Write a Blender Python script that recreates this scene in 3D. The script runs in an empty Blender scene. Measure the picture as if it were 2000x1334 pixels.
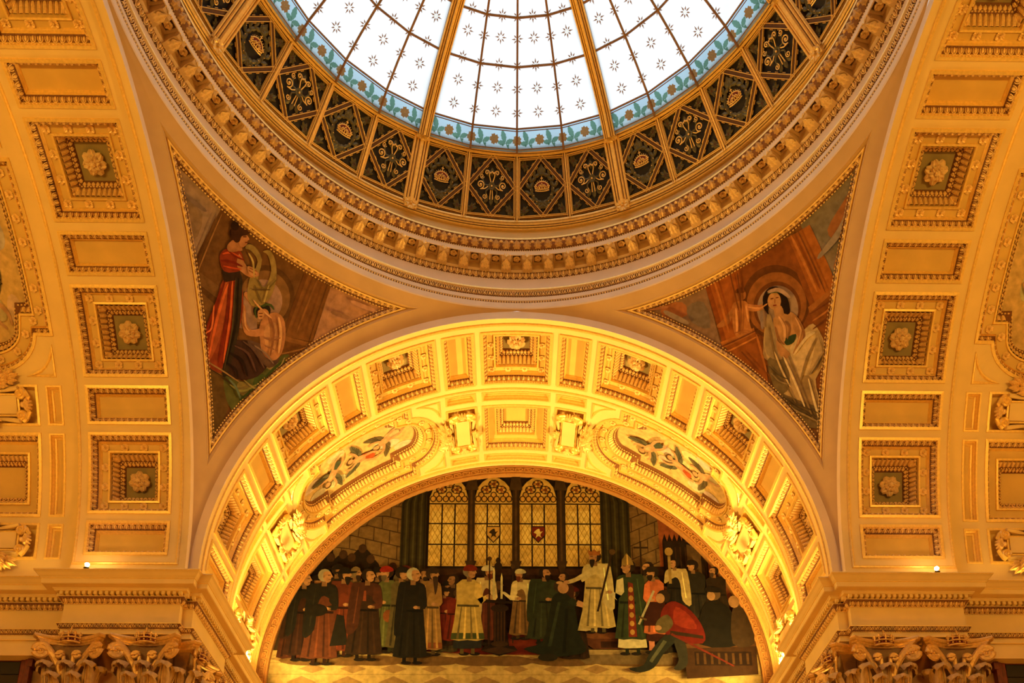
import bpy, math, random
from mathutils import Vector, Matrix
random.seed(7)
PI = math.pi
sin, cos, rad = math.sin, math.cos, math.radians
V = Vector
SC = bpy.context.scene
COL = SC.collection

# ---------------------------------------------------------------- camera
cam_data = bpy.data.cameras.new('camera')
cam = bpy.data.objects.new('camera', cam_data)
COL.objects.link(cam)
cam.location = (-0.118, -11.607, -11.132)
_rx, _ry, _rz = 0.3216, 0.0041, -0.0165
_M = Matrix.Rotation(_rz, 3, 'Z') @ Matrix.Rotation(_rx, 3, 'X') @ Matrix.Rotation(_ry, 3, 'Y')
cam.rotation_euler = (_M @ Matrix.Rotation(PI / 2, 3, 'X')).to_euler()
cam_data.sensor_width = 36.0
cam_data.lens = 1910.47 / 2000 * 36.0
cam_data.shift_x = (1000 - 1028.46) / 2000
cam_data.shift_y = (1533.31 - 667) / 2000
cam_data.clip_end = 200
SC.camera = cam

# ---------------------------------------------------------------- view, daylight, lamps
SC.view_settings.view_transform = 'Standard'
SC.view_settings.look = 'None'
SC.view_settings.gamma = 1
SC.view_settings.use_curve_mapping = False
SC.view_settings.exposure = 0.0
world = bpy.data.worlds.new('overcast_sky')
SC.world = world
world.use_nodes = True
_wn = world.node_tree
_bg = _wn.nodes['Background']
_tc = _wn.nodes.new('ShaderNodeTexCoord')
_sx = _wn.nodes.new('ShaderNodeSeparateXYZ')
_cr = _wn.nodes.new('ShaderNodeValToRGB')        # overcast sky: dim blue-grey horizon, bright zenith
_cr.color_ramp.elements[0].position, _cr.color_ramp.elements[0].color = 0.0, (0.30, 0.37, 0.42, 1)
_cr.color_ramp.elements[1].position, _cr.color_ramp.elements[1].color = 1.0, (1.0, 1.0, 1.0, 1)
_wn.links.new(_tc.outputs['Generated'], _sx.inputs[0])
_wn.links.new(_sx.outputs['Z'], _cr.inputs[0])
_wn.links.new(_cr.outputs[0], _bg.inputs[0])
_bg.inputs[1].default_value = 1.75
SC.cycles.max_bounces = 8
SC.cycles.diffuse_bounces = 4
SC.cycles.transmission_bounces = 6

WARM = (1.0, 0.49, 0.075)


def area(name, loc, target, sx, sy, power, color=WARM, spread=140):
    d = bpy.data.lights.new(name, 'AREA')
    d.shape = 'RECTANGLE'
    d.size, d.size_y, d.energy, d.color = sx, sy, power, color
    d.spread = rad(spread)
    o = bpy.data.objects.new(name, d)
    COL.objects.link(o)
    o.location = loc
    o.rotation_euler = (V(target) - V(loc)).to_track_quat('-Z', 'Y').to_euler()
    return o


# strip lamps lying on the cornices of the arms, shining up into the vaults
FRONT, SIDE = (1.0, 0.62, 0.14), (1.0, 0.58, 0.085)
for s in (-1, 1):
    area('cornice_strip_lamp', (s * 7.02, 11.1, -0.30), (s * -1.0, 10.6, 6.6), 2.4, 0.14, 880, FRONT, 150)
    area('cornice_strip_lamp', (s * 6.74, 8.5, -0.30), (s * -1.0, 9.0, 6.4), 1.6, 0.12, 75, FRONT, 150)
    area('cornice_strip_lamp', (s * 11.3, -7.02, -0.30), (s * 10.4, 3.0, 6.0), 2.6, 0.14, 290, SIDE)
    area('cornice_strip_lamp', (s * 8.6, -6.74, -0.30), (s * 8.6, 3.0, 6.0), 1.6, 0.12, 70, SIDE)
    area('cornice_strip_lamp', (s * 11.3, 7.02, -0.30), (s * 11.0, 0.0, 7.0), 2.6, 0.14, 26, SIDE)
# unseen fill lights added in the hall below to brighten piers and vaults
HALL = (1.0, 0.37, 0.02)
for s in (-1, 1):
    area('hall_low_fill', (s * 3.6, 2.4, -11.6), (s * 8.2, 6.6, -1.0), 1.5, 1.5, 120, HALL, 95)
    area('hall_front_fill', (s * 8.0, -12.0, -6.5), (s * 8.2, 7.0, -1.0), 1.2, 1.2, 560, HALL, 60)
area('hall_upward_fill', (0, -2.0, -9.0), (0, 1.0, 8.0), 2.5, 2.5, 60, HALL)


# ---------------------------------------------------------------- materials
def lin(c):
    return tuple((x / 12.92 if x <= 0.04045 else ((x + 0.055) / 1.055) ** 2.4) for x in c)


def mat(name, rgb, rough=0.6, metal=0.0, vary=0.12, scale=6.0, bump=0.0, attr=False, srgb=False):
    m = bpy.data.materials.new(name)
    m.use_nodes = True
    nt = m.node_tree
    b = nt.nodes['Principled BSDF']
    b.inputs['Roughness'].default_value = rough
    b.inputs['Metallic'].default_value = metal
    if srgb:
        rgb = lin(rgb)
    tc = nt.nodes.new('ShaderNodeTexCoord')
    no = nt.nodes.new('ShaderNodeTexNoise')
    no.inputs['Scale'].default_value = scale
    no.inputs['Detail'].default_value = 6
    nt.links.new(tc.outputs['Object'], no.inputs['Vector'])
    mr = nt.nodes.new('ShaderNodeMapRange')
    mr.inputs['From Min'].default_value, mr.inputs['From Max'].default_value = 0.3, 0.7
    mr.inputs['To Min'].default_value, mr.inputs['To Max'].default_value = 1 - vary, 1 + vary
    nt.links.new(no.outputs['Fac'], mr.inputs['Value'])
    mx = nt.nodes.new('ShaderNodeVectorMath')
    mx.operation = 'SCALE'
    if attr:
        b.inputs['Specular IOR Level'].default_value = 0.06
        at = nt.nodes.new('ShaderNodeAttribute')
        at.attribute_name = 'Col'
        nt.links.new(at.outputs['Color'], mx.inputs[0])
    else:
        mx.inputs[0].default_value = rgb
    nt.links.new(mr.outputs[0], mx.inputs['Scale'])
    nt.links.new(mx.outputs[0], b.inputs['Base Color'])
    if bump:
        bp = nt.nodes.new('ShaderNodeBump')
        bp.inputs['Strength'].default_value = bump
        bp.inputs['Distance'].default_value = 0.01
        nt.links.new(no.outputs['Fac'], bp.inputs['Height'])
        nt.links.new(bp.outputs[0], b.inputs['Normal'])
    return m


def glass_mat(name, rgb, vary=0.06, scale=1.5):
    m = bpy.data.materials.new(name)
    m.use_nodes = True
    nt = m.node_tree
    nt.nodes.remove(nt.nodes['Principled BSDF'])
    out = nt.nodes['Material Output']
    tc = nt.nodes.new('ShaderNodeTexCoord')
    no = nt.nodes.new('ShaderNodeTexNoise')
    no.inputs['Scale'].default_value = scale
    nt.links.new(tc.outputs['Object'], no.inputs['Vector'])
    mr = nt.nodes.new('ShaderNodeMapRange')
    mr.inputs['From Min'].default_value, mr.inputs['From Max'].default_value = 0.3, 0.7
    mr.inputs['To Min'].default_value, mr.inputs['To Max'].default_value = 1 - vary, 1 + vary
    nt.links.new(no.outputs['Fac'], mr.inputs['Value'])
    mx = nt.nodes.new('ShaderNodeVectorMath')
    mx.operation = 'SCALE'
    mx.inputs[0].default_value = rgb
    nt.links.new(mr.outputs[0], mx.inputs['Scale'])
    tr = nt.nodes.new('ShaderNodeBsdfTranslucent')
    df = nt.nodes.new('ShaderNodeBsdfDiffuse')
    ms = nt.nodes.new('ShaderNodeMixShader')
    ms.inputs[0].default_value = 0.07
    nt.links.new(mx.outputs[0], tr.inputs['Color'])
    nt.links.new(mx.outputs[0], df.inputs['Color'])
    nt.links.new(tr.outputs[0], ms.inputs[1])
    nt.links.new(df.outputs[0], ms.inputs[2])
    nt.links.new(ms.outputs[0], out.inputs['Surface'])
    return m


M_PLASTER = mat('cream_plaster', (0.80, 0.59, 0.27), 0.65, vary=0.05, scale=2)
M_FASCIA = mat('pale_rose_plaster', (0.74, 0.55, 0.37), 0.65, vary=0.05, scale=2)
M_FIELD = mat('ochre_field', (0.72, 0.48, 0.15), 0.55, vary=0.05, scale=3)
M_GOLD = mat('gilding', (0.90, 0.62, 0.20), 0.38, metal=0.35, vary=0.1, scale=20)
M_RELIEF = mat('gilded_relief', (0.84, 0.57, 0.24), 0.45, metal=0.2, vary=0.15, scale=25)
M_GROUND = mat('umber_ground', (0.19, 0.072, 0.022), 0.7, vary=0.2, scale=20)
M_RELIEF_D = mat('old_gold_relief', (0.56, 0.33, 0.12), 0.45, metal=0.2, vary=0.15, scale=25)
M_COFFERBED = mat('olive_grey_bed', (0.30, 0.23, 0.10), 0.75, vary=0.1, scale=4)
M_ROSETTE = mat('pale_rosette', (0.82, 0.60, 0.34), 0.55, vary=0.1, scale=10)
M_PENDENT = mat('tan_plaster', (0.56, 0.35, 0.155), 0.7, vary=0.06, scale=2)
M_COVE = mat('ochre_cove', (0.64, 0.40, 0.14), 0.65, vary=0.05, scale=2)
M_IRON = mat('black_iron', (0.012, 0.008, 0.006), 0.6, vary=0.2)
M_LEAFIRON = mat('dark_olive_leaf', (0.105, 0.082, 0.026), 0.5, metal=0.2, vary=0.25, scale=15)
M_RIBGOLD = mat('rib_gold', (0.88, 0.55, 0.15), 0.36, metal=0.2, vary=0.1, scale=15)
M_RIBDARK = mat('rib_umber', (0.10, 0.04, 0.01), 0.5, metal=0.2, vary=0.2, scale=15)
M_RED = mat('crown_red', (0.17, 0.015, 0.008), 0.5)
M_BAR = mat('bronze_bar', (0.22, 0.10, 0.03), 0.45, metal=0.2, vary=0.2, scale=10)
M_WOOD = mat('mahogany', (0.16, 0.025, 0.012), 0.4, vary=0.3, scale=9)
M_DARKPANE = mat('dark_pane', (0.012, 0.008, 0.006), 0.25, vary=0.1)
M_MARBLE = mat('brown_marble', (0.40, 0.20, 0.07), 0.35, vary=0.35, scale=2.5)
M_CAPGOLD = mat('capital_gold', (0.74, 0.46, 0.16), 0.4, metal=0.4, vary=0.15, scale=20)
M_CAPSTONE = mat('capital_stone', (0.52, 0.34, 0.15), 0.6, vary=0.15, scale=12)
M_CAPBELL = mat('capital_bell_shade', (0.30, 0.17, 0.065), 0.6, vary=0.15, scale=12)  # darker than the leaves, paints shade into the gaps behind them
M_PAINT = mat('oil_paint', (1, 1, 1), 0.7, vary=0.24, scale=7, attr=True)
M_KEY = mat('key_brown', (0.30, 0.14, 0.04), 0.6, vary=0.1, scale=8)
M_KEYLINE = mat('key_ochre', (0.44, 0.23, 0.07), 0.55, vary=0.1, scale=8)
M_FLOOR = mat('hall_floor', (0.45, 0.28, 0.14), 0.4, vary=0.3, scale=1)
M_GLASS = glass_mat('milk_glass', (0.88, 0.93, 0.95))
M_GBLUE = glass_mat('blue_glass', (0.42, 0.62, 0.76))
M_GGREEN = glass_mat('green_glass', (0.25, 0.40, 0.27))
M_GORANGE = glass_mat('orange_glass', (0.56, 0.21, 0.06))
M_STAR = glass_mat('brown_star_glass', (0.30, 0.16, 0.10))
M_WHITEGLASS = glass_mat('white_glass', (0.9, 0.88, 0.8))


# ---------------------------------------------------------------- mesh helpers
class MB:
    """collects faces of one part; several materials per part are kept as slots"""

    def __init__(self):
        self.v, self.f, self.m, self.mats, self.c = [], [], [], [], []
        self.col = None

    def slot(self, m):
        if m not in self.mats:
            self.mats.append(m)
        return self.mats.index(m)

    def add(self, verts, faces, m):
        b = len(self.v)
        self.v.extend(verts)
        s = self.slot(m)
        for f in faces:
            self.f.append([i + b for i in f])
            self.m.append(s)
            self.c.append(self.col)

    def bend(self, R):
        self.v = [V(((R - z) * sin(x / R), y, R - (R - z) * cos(x / R))) for x, y, z in self.v]
        return self

    def mesh(self, name, smooth=False):
        me = bpy.data.meshes.new(name)
        me.from_pydata([tuple(v) for v in self.v], [], self.f)
        for m in self.mats:
            me.materials.append(m)
        me.polygons.foreach_set('material_index', self.m)
        if smooth:
            me.polygons.foreach_set('use_smooth', [True] * len(self.f))
        if self.col is not None:
            a = me.color_attributes.new('Col', 'FLOAT_COLOR', 'CORNER')
            flat = []
            for f, c in zip(self.f, self.c):
                for _ in f:
                    flat.extend((*c, 1.0))
            a.data.foreach_set('color', flat)
        me.update()
        return me

    def build(self, name, parent=None, smooth=False, mw=None):
        return link(name, self.mesh(name, smooth), parent, mw)


def link(name, me, parent=None, mw=None):
    o = bpy.data.objects.new(name, me)
    COL.objects.link(o)
    if parent:
        o.parent = parent
    if mw is not None:
        o.matrix_local = mw
    return o


def tag(o, label=None, cat=None, group=None, kind=None):
    if label:
        o['label'] = label
    if cat:
        o['category'] = cat
    if group:
        o['group'] = group
    if kind:
        o['kind'] = kind
    return o


def thing(name, label, cat, mw=None, group=None, kind=None):
    o = link(name, None, None, mw)
    o.empty_display_size = 0.2
    return tag(o, label, cat, group, kind)


def struct(name, label, mb, mw=None, smooth=False):
    o = mb.build(name, None, smooth, mw)
    return tag(o, label, None, None, 'structure')


def newell(fv):
    n = V((0, 0, 0))
    for i in range(len(fv)):
        a, b = fv[i], fv[(i + 1) % len(fv)]
        n += V(((a[1] - b[1]) * (a[2] + b[2]), (a[2] - b[2]) * (a[0] + b[0]), (a[0] - b[0]) * (a[1] + b[1])))
    return n


def miters(path, nrm, closed):
    n = len(path)
    out = []
    for i in range(n):
        N = nrm[i]
        a = path[i] - path[i - 1] if (closed or i > 0) else path[1] - path[0]
        b = path[(i + 1) % n] - path[i] if (closed or i < n - 1) else path[i] - path[i - 1]
        a = (a - N * a.dot(N)).normalized()
        b = (b - N * b.dot(N)).normalized()
        sa, sb = N.cross(a), N.cross(b)
        d = 1 + sa.dot(sb)
        out.append((sa + sb) / max(d, 0.15))
    return out


def sweep(mb, path, nrm, prof, closed, m):
    """prof: list of (inward offset, height, material or None) ; faces look along the normal"""
    mi = miters(path, nrm, closed)
    k = len(prof)
    verts = []
    for p, n, s in zip(path, nrm, mi):
        for q in prof:
            verts.append(p + s * q[0] + n * q[1])
    n = len(path)
    groups = {}
    for i in range(n if closed else n - 1):
        j = (i + 1) % n
        for a in range(k - 1):
            mm = prof[a][2] if len(prof[a]) > 2 else m
            groups.setdefault(mm, []).append((i * k + a, j * k + a, j * k + a + 1, i * k + a + 1))
    for mm, fs in groups.items():
        mb.add(verts, fs, mm) if len(groups) == 1 else mb.add(verts, fs, mm)


def offset(path, nrm, closed, p, h):
    return [a + s * p + n * h for a, n, s in zip(path, nrm, miters(path, nrm, closed))]


def along(mb, path, nrm, closed, pitch, tmpl, width, m, hs=1.0, tilt=0.0, gap=0.0, ang=25, start=0.0):
    """places template units along a path; unit x spans one pitch, y spans width, z height"""
    n = len(path)
    segs = []
    for i in range(n if closed else n - 1):
        a, b = path[i], path[(i + 1) % n]
        segs.append((a, b, nrm[i], nrm[(i + 1) % n]))
    runs, cur = [], []
    for s in segs:
        if cur:
            t0 = (cur[-1][1] - cur[-1][0]).normalized()
            t1 = (s[1] - s[0]).normalized()
            if t0.dot(t1) < cos(rad(ang)):
                runs.append(cur)
                cur = []
        cur.append(s)
    runs.append(cur)
    tv, tf = tmpl
    for r in runs:
        L = [(s[1] - s[0]).length for s in r]
        tot = sum(L) - 2 * gap
        if tot < pitch * 0.6:
            continue
        cnt = max(1, round(tot / pitch))
        st = tot / cnt
        k, acc = 0, 0.0
        for u in range(cnt):
            d = gap + (u + 0.5 + start) * st
            while k < len(r) - 1 and acc + L[k] < d:
                acc += L[k]
                k += 1
            a, b, na, nb = r[k]
            f = (d - acc) / max(L[k], 1e-9)
            O = a.lerp(b, f)
            N = na.lerp(nb, f).normalized()
            T = (b - a).normalized()
            S = N.cross(T).normalized()
            if tilt:
                S2 = S * cos(tilt) + N * sin(tilt)
                N = N * cos(tilt) - S * sin(tilt)
                S = S2
            mb.add([O + T * (x * st) + S * (y * width) + N * (z * hs) for x, y, z in tv], tf, m)


def grid(nu, nv, fn):
    vs = [V(fn(i / nu, j / nv)) for j in range(nv + 1) for i in range(nu + 1)]
    fs = [(j * (nu + 1) + i, j * (nu + 1) + i + 1, (j + 1) * (nu + 1) + i + 1, (j + 1) * (nu + 1) + i) for j in range(nv) for i in range(nu)]
    return vs, fs


def box(mb, lo, hi, m):
    x0, y0, z0 = lo
    x1, y1, z1 = hi
    vs = [V(p) for p in ((x0, y0, z0), (x1, y0, z0), (x1, y1, z0), (x0, y1, z0), (x0, y0, z1), (x1, y0, z1), (x1, y1, z1), (x0, y1, z1))]
    mb.add(vs, [(0, 3, 2, 1), (4, 5, 6, 7), (0, 1, 5, 4), (1, 2, 6, 5), (2, 3, 7, 6), (3, 0, 4, 7)], m)


def tube(mb, pts, r, m, k=6, closed=False, flat=1.0, up=None):
    """round or flattened tube through pts; r number or list"""
    n = len(pts)
    vs = []
    ref = up
    for i, p in enumerate(pts):
        a = pts[i - 1] if (i > 0 or closed) else pts[i]
        b = pts[(i + 1) % n] if (i < n - 1 or closed) else pts[i]
        t = (b - a).normalized()
        u = ref or V((0, 0, 1))
        if abs(t.dot(u)) > 0.95:
            u = V((1, 0, 0))
        s = t.cross(u).normalized()
        w = s.cross(t).normalized()
        rr = r[i] if isinstance(r, (list, tuple)) else r
        for j in range(k):
            g = 2 * PI * j / k + PI / k
            vs.append(p + s * (rr * cos(g)) + w * (rr * flat * sin(g)))
    fs = [(i * k + j, i * k + (j + 1) % k, ((i + 1) % n) * k + (j + 1) % k, ((i + 1) % n) * k + j) for i in range(n if closed else n - 1) for j in range(k)]
    if not closed:
        fs += [tuple(range(k - 1, -1, -1)), tuple((n - 1) * k + j for j in range(k))]
    mb.add(vs, fs, m)


def ball(mb, c, rx, ry, rz, m, nu=8, nv=5, half=False, X=None, Y=None, Z=None):
    X, Y, Z = X or V((1, 0, 0)), Y or V((0, 1, 0)), Z or V((0, 0, 1))
    c = V(c)
    lo = 0.0 if half else -PI / 2
    vs = []
    for j in range(nv):
        t = lo + (PI / 2 - lo) * j / nv
        for i in range(nu):
            g = 2 * PI * i / nu
            vs.append(c + X * (rx * cos(t) * cos(g)) + Y * (ry * cos(t) * sin(g)) + Z * (rz * sin(t)))
    vs.append(c + Z * rz)
    fs = [(j * nu + i, j * nu + (i + 1) % nu, (j + 1) * nu + (i + 1) % nu, (j + 1) * nu + i) for j in range(nv - 1) for i in range(nu)]
    fs += [((nv - 1) * nu + i, (nv - 1) * nu + (i + 1) % nu, len(vs) - 1) for i in range(nu)]
    mb.add(vs, fs, m)


# ornament templates: (verts, faces); x -0.5..0.5 along the course, y 0..1 across, z height in widths
def t_egg():
    mb = MB()
    ball(mb, (0, 0.46, 0.0), 0.24, 0.36, 0.34, None, 8, 3, True)
    pts = [V((0.36 * cos(g), 0.50 + 0.47 * sin(g), 0.08)) for g in [rad(-205 + i * 28.75) for i in range(9)]]
    tube(mb, pts, 0.075, None, 4)
    for s in (-0.5, 0.5):
        mb.add([V((s, 0.02, 0.24)), V((s - 0.08, 0.45, 0.0)), V((s, 1.0, 0.12)), V((s + 0.08, 0.45, 0.0)), V((s, 0.45, 0.22))], [(0, 1, 4), (1, 2, 4), (2, 3, 4), (3, 0, 4)], None)
    return [tuple(v) for v in mb.v], mb.f


def t_bead():
    mb = MB()
    ball(mb, (0, 0.5, 0.1), 0.36, 0.42, 0.42, None, 7, 3, True)
    return [tuple(v) for v in mb.v], mb.f


def t_gadroon():
    mb = MB()
    vs, fs = [], []
    rows = [(0.0, .40, .26), (0.06, .40, .30), (0.70, .38, .28), (0.88, .28, .22), (0.97, .10, .08)]
    for y, w, h in rows:
        for i in range(5):
            g = PI * i / 4
            vs.append(V((-w * cos(g), y, h * sin(g))))
    for j in range(4):
        for i in range(4):
            a = j * 5 + i
            fs.append((a, a + 1, a + 6, a + 5))
    mb.add(vs, fs, None)
    tube(mb, [V((-0.5, 0, .05)), V((-0.5, .55, .05)), V((-.5, .9, .02))], 0.05, None, 4)
    return [tuple(v) for v in mb.v], mb.f


def t_leaf(lobes=3):
    """low lobed leaf, tip at y=1"""
    n = 12
    vs, fs = [], []
    for j in range(n + 1):
        y = j / n
        w = 0.46 * (sin(PI * min(1, y * 0.92 + 0.10)) ** 0.6) * (0.74 + 0.26 * abs(cos(PI * lobes * y)))
        if j == n:
            w = 0.02
        h = 0.10 + 0.22 * sin(PI * y)
        vs += [V((-w, y - 0.05, 0.02)), V((-w * .45, y, h)), V((0, y + 0.02, h * 0.55)), V((w * .45, y, h)), V((w, y - 0.05, 0.02))]
    for j in range(n):
        for i in range(4):
            a = j * 5 + i
            fs.append((a, a + 1, a + 6, a + 5))
    return [tuple(v) for v in vs], fs


def t_waterleaf():
    """overlapping heart leaves used on the small cornice mouldings"""
    mb = MB()
    for s in (-1, 1):
        tube(mb, [V((s * .08, .95, .05)), V((s * .34, .75, .16)), V((s * .38, .40, .16)), V((s * .12, .12, .10))], [.05, .10, .11, .04], None, 4)
    ball(mb, (0, .55, .02), .14, .34, .22, None, 6, 2, True)
    ball(mb, (.5, .35, .02), .10, .28, .2, None, 6, 2, True)
    return [tuple(v) for v in mb.v], mb.f


T_EGG, T_BEAD, T_GAD, T_LEAF, T_WATER = t_egg(), t_bead(), t_gadroon(), t_leaf(), t_waterleaf()


def rosette(mb, c, r, m, petals=6, h=0.35, X=None, Y=None, Z=None, layers=1, lobed=False):
    X, Y, Z = X or V((1, 0, 0)), Y or V((0, 1, 0)), Z or V((0, 0, 1))
    c = V(c)
    for L in range(layers):
        rr = r * (1 - 0.36 * L)
        hh = r * h * (0.35 + 0.9 * L / max(1, layers))
        for k in range(petals):
            g0 = 2 * PI * (k + 0.5 * L) / petals
            vs, fs = [], []
            n = 7 if lobed else 4
            for j in range(n + 1):
                t = j / n
                w = rr * sin(PI / petals) * 1.05 * (sin(PI * (0.12 + 0.80 * t)) ** 0.7)
                if lobed:
                    w *= 0.70 + 0.30 * abs(cos(3.2 * PI * t))
                d = rr * (0.16 + 0.84 * t)
                lift = hh * (0.5 + 1.1 * sin(PI * 0.62 * t)) - (rr * 0.22 * t ** 3 if lobed else 0)
                fd = 1.9 if lobed else 1.0
                for q, dz in ((-1, -0.06 * r * fd), (-.5, .07 * r * fd), (0, -.03 * r * fd), (.5, .07 * r * fd), (1, -0.06 * r * fd)):
                    a = q * w
                    vs.append(c + X * (d * cos(g0) - a * sin(g0)) + Y * (d * sin(g0) + a * cos(g0)) + Z * (lift + dz))
            for j in range(n):
                for i in range(4):
                    b = j * 5 + i
                    fs.append((b, b + 1, b + 6, b + 5))
            mb.add(vs, fs, m)
    ball(mb, c + Z * (r * h * 0.5), r * 0.24, r * 0.24, r * (0.30 + 0.3 * layers * h), m, 7, 3, True, X, Y, Z)
    if layers > 1:
        for k in range(6):
            g = 2 * PI * k / 6
            ball(mb, c + (X * cos(g) + Y * sin(g)) * (r * .17) + Z * (r * h * 1.3), r * .1, r * .1, r * .14, m, 6, 2, True, X, Y, Z)


def fan(mb, loop, center, rings, m, proj=None):
    n = len(loop)
    vs = [V(center)]
    for k in range(1, rings + 1):
        for p in loop:
            q = V(center).lerp(p, k / rings)
            vs.append(proj(q) if proj else q)
    fs = [(0, 1 + i, 1 + (i + 1) % n) for i in range(n)]
    for k in range(rings - 1):
        a = 1 + k * n
        for i in range(n):
            fs.append((a + i, a + n + i, a + n + (i + 1) % n, a + (i + 1) % n))
    mb.add(vs, fs, m)


def dense(path, step, closed=True):
    out = []
    n = len(path)
    for i in range(n if closed else n - 1):
        a, b = path[i], path[(i + 1) % n]
        k = max(1, math.ceil((b - a).length / step))
        for j in range(k):
            out.append(a.lerp(b, j / k))
    if not closed:
        out.append(path[-1])
    return out


def rect(hx, hy, step=0.2):
    return dense([V((-hx, -hy, 0)), V((hx, -hy, 0)), V((hx, hy, 0)), V((-hx, hy, 0))], step)


UP = V((0, 0, 1))
R1, R2, W, RF = 6.9, 7.19, 7.11, 7.10
RS = math.hypot(W, RF)
D1, D2, DK, DP = 9.55, 13.0, 13.14, 13.32
SPR = -0.40
ARM = {'front': 0.0, 'left': PI / 2, 'back': PI, 'right': -PI / 2}


def arm_m(arm):
    return Matrix.Rotation(ARM[arm], 4, 'Z')


def place(arm, a, d, R):
    """matrix of a local frame on the vault: x along the arch, y outward, z towards the axis"""
    m = Matrix(((-cos(a), 0, sin(a), -R * sin(a)), (0, 1, 0, d), (-sin(a), 0, -cos(a), R * cos(a)), (0, 0, 0, 1)))
    return arm_m(arm) @ m
# ---------------------------------------------------------------- vaults of the four arms
K = 12.109
SQ_H, RC_H = 7.153, 3.098
DC1, HY1 = 8.41, 0.87
DC2, HY2 = 11.415, 0.925
CARTS = (12.0, 60.3, 84.3)
SQS = (0.0, 72.3)
OV = 36.15


def sheet(mb, R, d0, d1, holes, m, step=2.5, a0=-90.0, a1=90.0):
    A = {a0, a1}
    Dp = {d0, d1}
    for h in holes:
        A.update(h[:2])
        Dp.update(h[2:])
    base = sorted(A)
    full = []
    for p, q in zip(base, base[1:]):
        n = max(1, math.ceil((q - p) / step))
        full += [p + (q - p) * i / n for i in range(n)]
    full.append(base[-1])
    Dp = sorted(Dp)
    idx, vs, fs = {}, [], []

    def vid(i, j):
        if (i, j) not in idx:
            idx[(i, j)] = len(vs)
            a = rad(full[i])
            vs.append(V((-R * sin(a), Dp[j], R * cos(a))))
        return idx[(i, j)]
    for i in range(len(full) - 1):
        am = (full[i] + full[i + 1]) / 2
        for j in range(len(Dp) - 1):
            dm = (Dp[j] + Dp[j + 1]) / 2
            if any(h[0] < am < h[1] and h[2] < dm < h[3] for h in holes):
                continue
            fs.append((vid(i, j), vid(i + 1, j), vid(i + 1, j + 1), vid(i, j + 1)))
    mb.add(vs, fs, m)


def annulus(mb, d, ra, rb, m, n=96):
    vs = []
    for i in range(n + 1):
        a = -PI / 2 + PI * i / n
        for r in (ra, rb):
            vs.append(V((-r * sin(a), d, r * cos(a))))
    mb.add(vs, [(2 * i, 2 * i + 1, 2 * i + 3, 2 * i + 2) for i in range(n)], m)


def arc_path(R, d, n=90, a0=-90, a1=90):
    P, N = [], []
    for i in range(n + 1):
        a = rad(a0 + (a1 - a0) * i / n)
        P.append(V((-R * sin(a), d, R * cos(a))))
        N.append(V((sin(a), 0, -cos(a))))
    return P, N


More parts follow.
